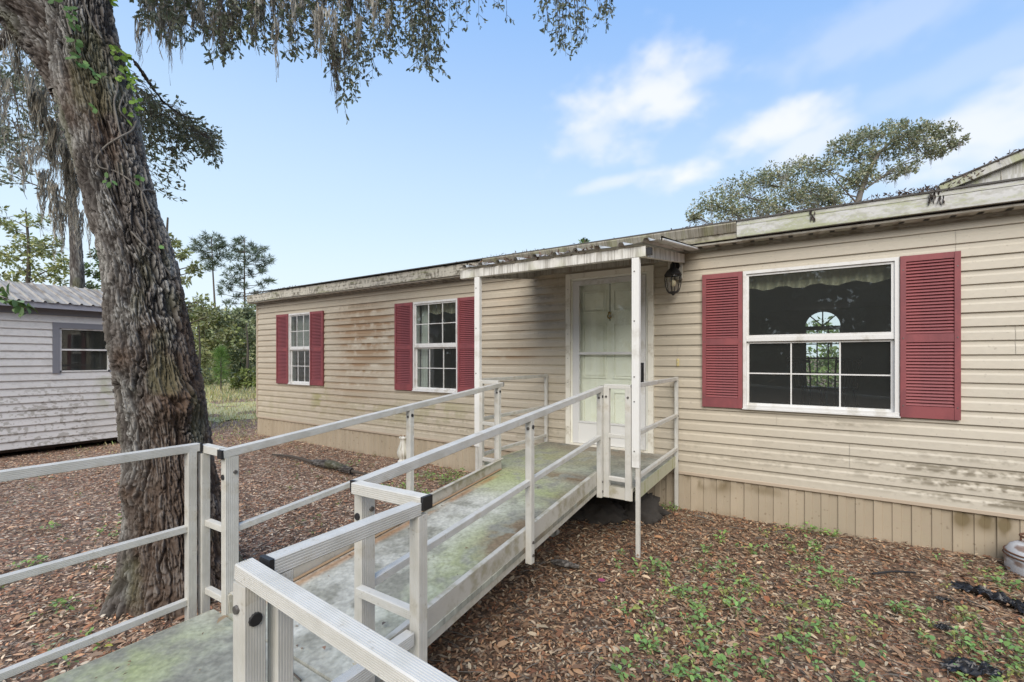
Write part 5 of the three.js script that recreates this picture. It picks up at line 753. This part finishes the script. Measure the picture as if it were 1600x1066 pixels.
  // trees behind the house, in sight through the room, and the wood that closes the view behind the camera
  tree('backyard_tree', 'bright green tree seen through the house and its arched back window', { trunk: [V(1.0, -0.1, -17), V(1.0, 1.2, -17), V(1.1, 2.6, -17)], r0: 0.12, leaf: 0.2, pal: [[0.15, 0.24, 0.06], [0.2, 0.28, 0.09]], seed: 84, clumps: [[0.6, 1.6, -17, 0.9, 260], [1.6, 1.7, -17, 0.9, 260], [1.0, 2.5, -17.4, 0.9, 240], [0.2, 2.4, -17, 0.7, 160], [1.9, 2.6, -17, 0.7, 160], [1.2, 0.8, -16.5, 0.8, 220], [0.4, 0.7, -16.5, 0.7, 200]] });
  const B2 = new Buf(), r2 = rng(90), gs = [];
  for (let k = 0; k < 64; k++) { const a = mix(-0.65, 2.72, k / 63) + (r2() - 0.5) * 0.08, d = 20 + r2() * 6, cx = Math.cos(a) * d - 1, cz = 5 + Math.sin(a) * d, h = 7.5 + r2() * 2; gs.push(tube([V(cx, -0.2, cz), V(cx + 0.2, h * 0.5, cz), V(cx, h * 0.9, cz)], (t) => 0.22 * (1 - 0.8 * t), 6, 6)); for (let s = 0; s < 50; s++) { const o = [cx + (r2() - 0.5) * 5, h * (0.03 + 0.94 * r2()), cz + (r2() - 0.5) * 5]; for (let q = 0; q < 30; q++) { const d2 = unit([r2() - 0.5, r2() - 0.6, r2() - 0.5]); B2.leaf([o[0] + (r2() - 0.5) * 1.5, o[1] + (r2() - 0.5) * 1.1, o[2] + (r2() - 0.5) * 1.5], d2, perp(d2, r2), 0.42, 0.26, jit(OAK[s % 5], r2, 0.3), 0.1, true); } } }
  const wood = new THREE.Group(); mesh('trunks', gs, twigM, wood).userData.kind = 'stuff'; mesh('leaves', B2.geo(), leafM(), wood).userData.kind = 'stuff'; top(wood, 'woodland', 'dark oak wood across the yard, mirrored in the window glass', 'woodland', null, 'stuff');
}
// sprig of leaves reaching in at the left edge
{
  const s = thing('oak_sprout', 'leafy green sprig reaching in at the left edge before the shed', 'sprig', [0, 0, 0]), r = rng(91), B = new Buf(), d = 2.5, pts = [at(-150, 600, d), at(-90, 500, d), at(-20, 462, d), at(22, 472, d), at(40, 486, d)]; mesh('stem', tube(pts, (t) => 0.006 * (1 - 0.7 * t), 16, 5), twigM, s);
  const c = new THREE.CatmullRomCurve3(pts); for (let k = 0; k < 46; k++) { const t = 0.35 + 0.65 * k / 45, p = c.getPoint(t), dd = unit([r() - 0.5 + 0.25, r() - 0.6, r() - 0.5]), nn = perp(dd, r); if (nn[1] < 0) nn.forEach((v, i) => nn[i] = -v); B.leaf([p.x + (r() - 0.5) * 0.03, p.y + (r() - 0.4) * 0.05, p.z + (r() - 0.5) * 0.03], dd, nn, 0.05 + 0.03 * r(), 0.022 + 0.01 * r(), jit([0.10, 0.19, 0.04], r, 0.35), 0.1); } mesh('foliage', B.geo(), leafM(), s).userData.kind = 'stuff';
}

// ------------------------------------------------------------------ ground cover
{
  const r = rng(33), pal = [[0.31, 0.18, 0.10], [0.45, 0.31, 0.195], [0.18, 0.098, 0.055], [0.31, 0.14, 0.07], [0.56, 0.43, 0.28], [0.09, 0.055, 0.034], [0.38, 0.235, 0.135], [0.41, 0.23, 0.12]], B = new Buf();
  const inHouse = (x, z) => z < 0.03 && x > XL - 0.02;
  let put = 0;
  for (let k = 0; k < 800000 && put < 145000; k++) {
    const d = 0.7 + 15 * Math.pow(r(), 1.15), a = (r() - 0.5) * 2.2 - YAW, x = Math.sin(a) * d, z = 5.09 - Math.cos(a) * d; if (inHouse(x, z) || x < -10.9 && z > 1.2) continue;
    if (x < -7.5 && z < 0.5 && r() < sm(9, 14, d)) continue;
    if (Math.hypot(x + 3.55, z - 3.7) < 0.3) continue;
    const thin = (x > -0.9 ? 0.35 : 0.5) + 0.6 * sm(0.36, 0.58, fbm(x * 1.5, z * 1.5 + 9, 0, 4)); if (r() > thin) continue;
    put++; const f = r() * 6.283, tilt = (r() - 0.5) * 0.7, dd = unit([Math.cos(f), tilt, Math.sin(f)]), n = unit([-dd[0] * tilt + (r() - 0.5) * 0.8, 1, -dd[2] * tilt + (r() - 0.5) * 0.8]), k2 = dd[0] * n[0] + dd[1] * n[1] + dd[2] * n[2], nn = unit([n[0] - dd[0] * k2, n[1] - dd[1] * k2, n[2] - dd[2] * k2]), L = (0.010 + 0.040 * Math.pow(r(), 1.4)) * (r() < 0.05 ? 1.7 : 1);
    B.leaf([x, groundY(x, z) + 0.004 + r() * 0.018 + Math.max(0, -tilt) * L * 0.8, z], dd, nn, L, L * (0.26 + 0.16 * r()), ((q, k) => [q[0] * (0.86 + 0.36 * k), q[1] * (0.89 + 0.38 * k), q[2] * (0.93 + 0.49 * k)])(jit(pal[Math.floor(r() * pal.length)], r, 0.35), sm(-2.2, -3.4, x)), 0.05 + (r() - 0.5) * 0.3, d > 6);
  }
  const lm = new THREE.MeshStandardMaterial({ vertexColors: true, roughness: 0.85 });
  top(new THREE.Mesh(B.geo(), lm), 'leaf_litter', 'dry brown oak leaves covering the yard', 'leaf litter', null, 'stuff');
  // fine twigs lying in the leaves
  const tw = []; for (let k = 0; k < 3200; k++) { const d = 1.0 + 7.5 * r(), a = (r() - 0.5) * 2 - YAW, x = Math.sin(a) * d, z = 5.09 - Math.cos(a) * d; if (inHouse(x, z - 0.1)) continue; const f = r() * 6.28, L = 0.04 + 0.22 * r() * r(), y = groundY(x, z) + 0.018; tw.push(tube([V(x, y, z), V(x + Math.cos(f) * L * 0.5, y + 0.012 * r(), z + Math.sin(f) * L * 0.5 + 0.015 * (r() - 0.5)), V(x + Math.cos(f + 0.2) * L, y, z + Math.sin(f + 0.2) * L)], 0.0014 + 0.002 * r(), 3, 3)); }
  top(new THREE.Mesh(merge(tw), greyTwigM), 'ground_twigs', 'thin dead twigs scattered through the leaf litter', 'twigs', null, 'stuff');
  // seedlings with round leaves in the right foreground, sparser elsewhere
  const W = new Buf(), weed = (x, z, s, pal2) => { const y = groundY(x, z), n = 5 + Math.floor(r() * 6); for (let k = 0; k < n; k++) { const f = r() * 6.28, h = s * (0.5 + r()), rr = s * (0.2 + 0.8 * r()), px = x + Math.cos(f) * rr, pz = z + Math.sin(f) * rr, tilt = (r() - 0.4) * 1.6, d = unit([Math.cos(f), tilt, Math.sin(f)]), nn = (() => { const u = [(r() - 0.5) * 0.5, 1, (r() - 0.5) * 0.5], q = u[0] * d[0] + u[1] * d[1] + u[2] * d[2]; return unit([u[0] - d[0] * q, u[1] - d[1] * q, u[2] - d[2] * q]); })(), L = s * (0.4 + 0.5 * r()), c = jit(pal2, r, 0.4); W.leaf([px, y + h * 0.8 + 0.01, pz], d, nn, L, L * (0.5 + 0.3 * r()), c, 0.14); const b0 = W.v(x, y, z, 0, 0, 1, c), b1 = W.v(x + 0.003, y, z, 0, 0, 1, c), b2 = W.v(px, y + h * 0.8 + 0.01, pz, 0, 0, 1, c); W.i.push(b0, b1, b2); } };
  for (let k = 0; k < 1500; k++) { const x = -1.3 + 3.2 * Math.pow(r(), 0.75), z = 0.25 + r() * 3.6, k2 = fbm(x * 1.9 + 4, z * 1.9, 0, 3); if (r() > sm(0.42, 0.66, k2 + 0.10 * sm(0.8, 2.2, z) + 0.06 * x) * 0.9 || (z < 0.9 && r() < 0.5)) continue; weed(x, z, 0.02 + 0.034 * r(), r() < 0.3 ? [0.32, 0.38, 0.10] : [0.20, 0.36, 0.10]); }
  for (const [px, py, n, s] of [[1270, 805, 9, 0.2], [1150, 850, 4, 0.15], [690, 745, 26, 0.35], [720, 750, 14, 0.25], [610, 760, 10, 0.3], [655, 770, 14, 0.3], [610, 765, 6, 0.2], [120, 1020, 6, 0.15], [95, 960, 4, 0.1], [180, 820, 4, 0.15], [160, 840, 3, 0.1], [270, 760, 4, 0.2], [30, 890, 5, 0.12], [70, 830, 3, 0.1], [540, 725, 4, 0.3], [350, 690, 8, 0.6], [1025, 790, 14, 0.2]]) { const v = at(px, py, 1).sub(V(0, 1.6, 5.09)), k = -1.6 / v.y, x = v.x * k, z = 5.09 + v.z * k; for (let q = 0; q < n; q++) weed(x + (r() - 0.5) * s * 2, Math.max(0.12, z + (r() - 0.5) * s * 2), 0.028 + 0.03 * r(), [0.21, 0.34, 0.08]); }
  for (let k = 0; k < 160; k++) { const d = 3 + 9 * r(), a = -YAW - 0.15 - r() * 0.7, x = Math.sin(a) * d, z = 5.09 - Math.cos(a) * d; if (!inHouse(x, z) && x < -2.9) weed(x, z, 0.02 + 0.02 * r(), [0.17, 0.22, 0.05]); }
  top(new THREE.Mesh(W.geo(), leafM()), 'ground_weeds', 'small bright green seedlings and weeds growing through the dead leaves', 'weeds', null, 'stuff');
  // strip of longer grass beyond the yard on the left
  const gp = [], gi = [], S = 30; for (let j = 0; j <= S; j++) for (let i = 0; i <= S; i++) { const d = mix(13.5, 70, Math.pow(j / S, 1.6)) + (j === 0 ? (fbm(i * 0.6, 3, 0, 3) - 0.5) * 3 : 0), a = -YAW - 0.28 - i / S * 0.75, x = Math.sin(a) * d, z = 5.09 - Math.cos(a) * d; gp.push(x, groundY(x, z) + 0.006, z); } for (let j = 0; j < S; j++) for (let i = 0; i < S; i++) { const q = j * (S + 1) + i; gi.push(q, q + 1, q + S + 1, q + 1, q + S + 2, q + S + 1); }
  const g = new THREE.BufferGeometry(); g.setAttribute('position', new THREE.Float32BufferAttribute(gp, 3)); g.setIndex(gi); g.computeVertexNormals(); top(new THREE.Mesh(g, mat([0.42, 0.385, 0.19], 0.95)), 'grass_field', 'pale dry grass beyond the yard at the left', 'grass', null, 'structure');
  const Gb = new Buf(); for (let k = 0; k < 16000; k++) { const d = 8.5 + 24 * Math.pow(r(), 0.9), a = -YAW - 0.3 - r() * 0.48, x = Math.sin(a) * d, z = 5.09 - Math.cos(a) * d; if (inHouse(x, z) || d < 12 && r() < 0.93 - (d - 8.5) * 0.12 || x < -10.9 && z > 1) continue; const h = (0.04 + 0.10 * r()) * (d > 19 ? 2.2 : 1) * sm(6, 14, d), f = r() * 6.28, dd = unit([Math.cos(f) * 0.45, 1, Math.sin(f) * 0.45]); Gb.leaf([x, groundY(x, z), z], dd, perp(dd, r), h, 0.012 + 0.01 * r(), jit(r() < 0.66 ? [0.58, 0.52, 0.27] : [0.38, 0.45, 0.15], r, 0.3), 0.1, true); }
  top(new THREE.Mesh(Gb.geo(), leafM()), 'tall_grass', 'dry yellow green grass at the edge of the yard', 'grass', null, 'stuff');
}

// ------------------------------------------------------------------ things lying about
{
  const r = rng(55), gp = (px, py, y = 0) => { const v = at(px, py, 1).sub(V(0, 1.6, 5.09)), k = (y - 1.6) / v.y; return V(v.x * k, y, 5.09 + v.z * k); };
  const lump = (rx, ry, rz, seed, amp, f = 3, det = 5) => { const g = mergeVertices(new THREE.IcosahedronGeometry(1, det).deleteAttribute('normal').deleteAttribute('uv')), p = g.attributes.position; for (let i = 0; i < p.count; i++) { const x = p.getX(i), y = p.getY(i), z = p.getZ(i), k = 1 + amp * (fbm(x * f + seed, y * f + 7, z * f + seed, 5) - 0.5); p.setXYZ(i, x * rx * k, y * ry * k, z * rz * k); } g.computeVertexNormals(); return g; };
  // fallen branch
  { const a = gp(425, 712), b = gp(490, 728), c = gp(550, 742), e = gp(600, 750), br = thing('fallen_branch', 'broken dark branch lying on the dead leaves near the skirting', 'branch', [0, 0, 0]); mesh('wood', barkTube([b.clone().setY(0.05), b.clone().lerp(c, 0.5).setY(0.075), c.clone().setY(0.05)], [0.05, 0.06, 0.045], 24, 60, { depth: 0.01, plate: 0.02, long: 0.05 }), barkM, br); mesh('shoot', tube([b.clone().setY(0.05), a.clone().lerp(b, 0.5).setY(0.06), a.clone().setY(0.02)], (t) => 0.03 * (1 - 0.6 * t), 10, 6), twigM, br); mesh('shoot', tube([c.clone().setY(0.05), e.clone().setY(0.025)], (t) => 0.025 * (1 - 0.7 * t), 8, 6), twigM, br); }
  // turned white baluster
  { const p = gp(630, 721), B = thing('broken_baluster', 'broken white turned baluster standing in the leaves behind the ramp post', 'baluster', [p.x, -0.02, p.z]); mesh('stem', new THREE.LatheGeometry([[0, 0], [0.085, 0], [0.085, 0.03], [0.06, 0.05], [0.065, 0.07], [0.09, 0.12], [0.095, 0.17], [0.08, 0.23], [0.055, 0.29], [0.046, 0.34], [0.05, 0.37], [0.065, 0.38], [0.062, 0.40], [0.03, 0.405], [0, 0.405]].map(q => new THREE.Vector2(...q)), 20), mat([1, 1, 1], 0.8, { map: streakTex([0.74, 0.73, 0.68], [0.25, 0.22, 0.14], 91, 0.9) }), B); for (const s of [-1, 1]) mesh('rusty_rod', tube([V(s * 0.035, 0.39, 0), V(s * 0.04, 0.43, 0.01)], 0.006, 3, 5), mat([0.2, 0.09, 0.04], 0.9), B); }
  // dark heap under the landing
  { const p = gp(935, 815), B = thing('soil_heap', 'heap of dark matted soil under the edge of the door landing', 'soil heap', [p.x, 0, p.z]), m = mat([0.05, 0.045, 0.04], 1); for (const [x, y, z, a, b, c, s] of [[0.0, 0.02, -0.1, 0.24, 0.16, 0.2, 1], [-0.28, 0.0, -0.05, 0.22, 0.1, 0.18, 5], [0.3, 0.04, -0.35, 0.2, 0.2, 0.2, 9], [0.02, 0.04, -0.5, 0.45, 0.2, 0.26, 13]]) { const o = mesh('mound', lump(a, b, c, s, 0.95, 6), m, B); o.position.set(x, y, z); } }
  // rusty white canister at the right edge
  { const p = gp(1592, 893), B = thing('rusty_canister', 'rusted white metal gas cylinder lying by the skirting at the right edge', 'gas cylinder', [p.x + 0.09, 0.0, p.z + 0.02]), m = mat([1, 1, 1], 0.6, { map: dataTex(256, 128, (u, v) => { const n = fbm(u * 9, v * 7, 0, 5); return mix3([0.55, 0.57, 0.60], [0.17, 0.08, 0.04], 0.8 * sm(0.5, 0.72, n + 0.12 * sm(0.55, 0.9, v))); }) }), ru = mat([0.13, 0.065, 0.04], 0.9);
    mesh('tank', new THREE.LatheGeometry([[0, 0], [0.15, 0], [0.165, 0.02], [0.17, 0.1], [0.168, 0.15], [0.14, 0.2], [0.1, 0.225], [0, 0.235]].map(q => new THREE.Vector2(...q)), 32), m, B); for (const [R, y] of [[0.168, 0.155], [0.172, 0.13]]) mesh('weld_ring', new THREE.TorusGeometry(R, 0.006, 6, 32).rotateX(Math.PI / 2).translate(0, y, 0), ru, B); mesh('collar', new THREE.TorusGeometry(0.085, 0.008, 6, 24, 5).rotateX(Math.PI / 2).translate(0, 0.275, 0), ru, B); for (const a of [0.6, 2.3, 4.2]) mesh('collar_strut', bx(-0.012, 0.012, 0.2, 0.275, 0.08, 0.086).rotateY(a), ru, B); mesh('valve', new THREE.CylinderGeometry(0.018, 0.024, 0.06, 10).translate(0, 0.25, 0), ru, B); }
  // black plastic scraps
  const scrap = (px, py, sx, sz, h, seed, turn, label) => { const p = gp(px, py), n = 26, pos = [], idx = []; for (let j = 0; j <= n; j++) for (let i = 0; i <= n; i++) { const u = i / n * 2 - 1, v = j / n * 2 - 1, e = 1 + 0.5 * (fbm(u * 2 + seed, v * 2, 0, 3) - 0.5), fold = Math.abs(fbm(u * 3 + seed, v * 5, 0, 4) - 0.5) * 2; pos.push(u * sx * e, 0.012 + h * fold * (1 - 0.5 * u * u), v * sz * e * (0.5 + 0.8 * vn(u * 3 + seed, 2))); } for (let j = 0; j < n; j++) for (let i = 0; i < n; i++) { const a = j * (n + 1) + i; idx.push(a, a + n + 1, a + 1, a + 1, a + n + 1, a + n + 2); } const g = new THREE.BufferGeometry(); g.setAttribute('position', new THREE.Float32BufferAttribute(pos, 3)); g.setIndex(idx); g.computeVertexNormals(); const o = new THREE.Mesh(g, mat([0.014, 0.014, 0.016], 0.35, { side: THREE.DoubleSide })); o.position.copy(p); o.rotation.y = turn; top(o, 'plastic_scrap', label, 'plastic scrap'); };
  scrap(1545, 935, 0.17, 0.06, 0.07, 3, -0.5, 'largest torn sheet of black plastic, near the gas cylinder'); scrap(1588, 952, 0.09, 0.05, 0.06, 21, -0.8, 'black plastic scrap at the right edge below the gas cylinder'); scrap(1474, 940, 0.035, 0.025, 0.03, 7, 0.2, 'small black plastic scrap among seedlings left of the largest one'); scrap(1474, 984, 0.04, 0.025, 0.03, 11, 0.6, 'small black plastic scrap farther forward in the seedlings'); scrap(1520, 1050, 0.12, 0.05, 0.05, 15, 0.3, 'black plastic sheet half buried at the lower right corner');
  { const a = gp(1363, 901), b = gp(1430, 899); top(new THREE.Mesh(tube([a.setY(0.02), a.clone().lerp(b, 0.5).setY(0.032), b.setY(0.02)], 0.008, 10, 8), M.black), 'black_hose', 'short length of thin black hose lying near the skirting', 'hose'); }
  { const p = gp(1018, 808), o = new THREE.Mesh(lump(0.06, 0.07, 0.04, 3, 0.9, 2, 2), mat([0.42, 0.42, 0.4], 0.8)); o.position.set(p.x, 0.03, p.z); top(o, 'stone', 'pale grey angular stone beside the thin ramp leg', 'stone'); }
  { const p = gp(870, 838), B = thing('paper_cup', 'small white cup lying under the edge of the ramp', 'cup', [p.x, 0.04, p.z]); B.rotation.set(1.3, 0.4, 0); mesh('cup', new THREE.LatheGeometry([[0, 0], [0.028, 0], [0.037, 0.085], [0.04, 0.087], [0.035, 0.083], [0.026, 0.004], [0, 0.004]].map(q => new THREE.Vector2(...q)), 18), mat([0.6, 0.6, 0.56], 0.7), B); }
  { const p = gp(882, 890), q = gp(905, 892); top(new THREE.Mesh(barkTube([gp(862, 884).setY(0.03), p.setY(0.045), q.setY(0.03)], [0.018, 0.03, 0.012], 16, 30, { depth: 0.006, plate: 0.015, long: 0.05 }), barkM), 'bark_piece', 'curled strip of bark on the leaves right of the ramp', 'bark'); }
  { const p = gp(991, 878), B = thing('rusty_stake', 'short rusty stake at the foot of the thin ramp leg', 'stake', [p.x - 0.02, 0, p.z]); mesh('stake', tube([V(0.02, -0.02, 0.02), V(0, 0.06, 0), V(-0.01, 0.09, 0)], 0.012, 4, 6), mat([0.06, 0.03, 0.022], 0.9), B); mesh('foot_plate', bx(-0.035, 0.055, 0.004, 0.012, -0.03, 0.05), mat([0.09, 0.05, 0.035], 0.9), B); }
  { const p = gp(940, 915), b = new Buf(); for (let k = 0; k < 7; k++) { const f = k * 0.9, d = unit([Math.cos(f), 0.3, Math.sin(f)]); b.leaf([p.x, 0.03, p.z], d, unit([-d[0] * 0.3, 1, -d[2] * 0.3]), 0.032, 0.022, [0.38, 0.05, 0.16], 0.1); } top(new THREE.Mesh(b.geo(), leafM()), 'pink_petals', 'crumpled pink petals on the dead leaves right of the ramp', 'flower'); }
  { const b = new Buf(), q = rng(401); for (let k = 0; k < 150; k++) { const edge = q() < 0.6, x = edge ? (q() < 0.5 ? -2.4 + q() * 0.12 : -1.46 - q() * 0.1) : mix(-2.4, -1.46, q()), z = mix(0.2, 5.3, q()), y = z < 1.5 ? 0.545 : z < 3.97 ? 0.541 - 0.092 * (z - 1.5) : 0.308, f = q() * 6.28, t = (q() - 0.5) * 0.3, d = unit([Math.cos(f), t, Math.sin(f)]); b.leaf([x, y + 0.004, z], d, unit([-d[0] * t, 1, -d[2] * t]), 0.012 + 0.026 * q() * q(), 0.006 + 0.006 * q(), jit([0.22, 0.14, 0.08], q, 0.6), 0.15, true); } top(new THREE.Mesh(b.geo(), leafM()), 'deck_debris', 'dry leaf crumbs lying on the ramp and landing decks', 'leaf litter', null, 'stuff'); }
  const big = (px, py, y, c, s, label) => { const p = gp(px, py, y), b = new Buf(), f = r() * 6.28, d = unit([Math.cos(f), 0.2, Math.sin(f)]); b.leaf([p.x, y + 0.03, p.z], d, unit([-d[0] * 0.2, 1, -d[2] * 0.2]), s, s * 0.55, c, 0.2); top(new THREE.Mesh(b.geo(), leafM()), 'fallen_leaf', label, 'leaf'); };
  big(982, 824, 0, [0.5, 0.36, 0.14], 0.07, 'large tan leaf before the soil heap under the landing'); big(160, 1022, 0, [0.5, 0.5, 0.06], 0.05, 'single yellow leaf beside the left platform edge'); big(1200, 950, 0, [0.4, 0.15, 0.06], 0.07, 'orange brown leaf on the ground left of the seedlings'); big(338, 985, 0.31, [0.3, 0.22, 0.13], 0.06, 'curled brown leaf at the corner of the lower platform'); big(505, 1022, 0.31, [0.32, 0.17, 0.10], 0.03, 'small brown leaf on the lower platform'); big(603, 983, 0.33, [0.1, 0.07, 0.05], 0.03, 'small dark leaf on the grey ramp deck');
  { const a = gp(445, 1048, 0.306), b = gp(470, 1066, 0.306); top(new THREE.Mesh(tube([a.clone().setY(0.312), a.clone().lerp(b, 0.5).setY(0.318), b.clone().setY(0.312)], 0.004, 6, 5), twigM), 'dark_twig', 'thin dark twig lying on the lower platform behind the corner post', 'twig'); }
}
renderer.render(scene, camera);
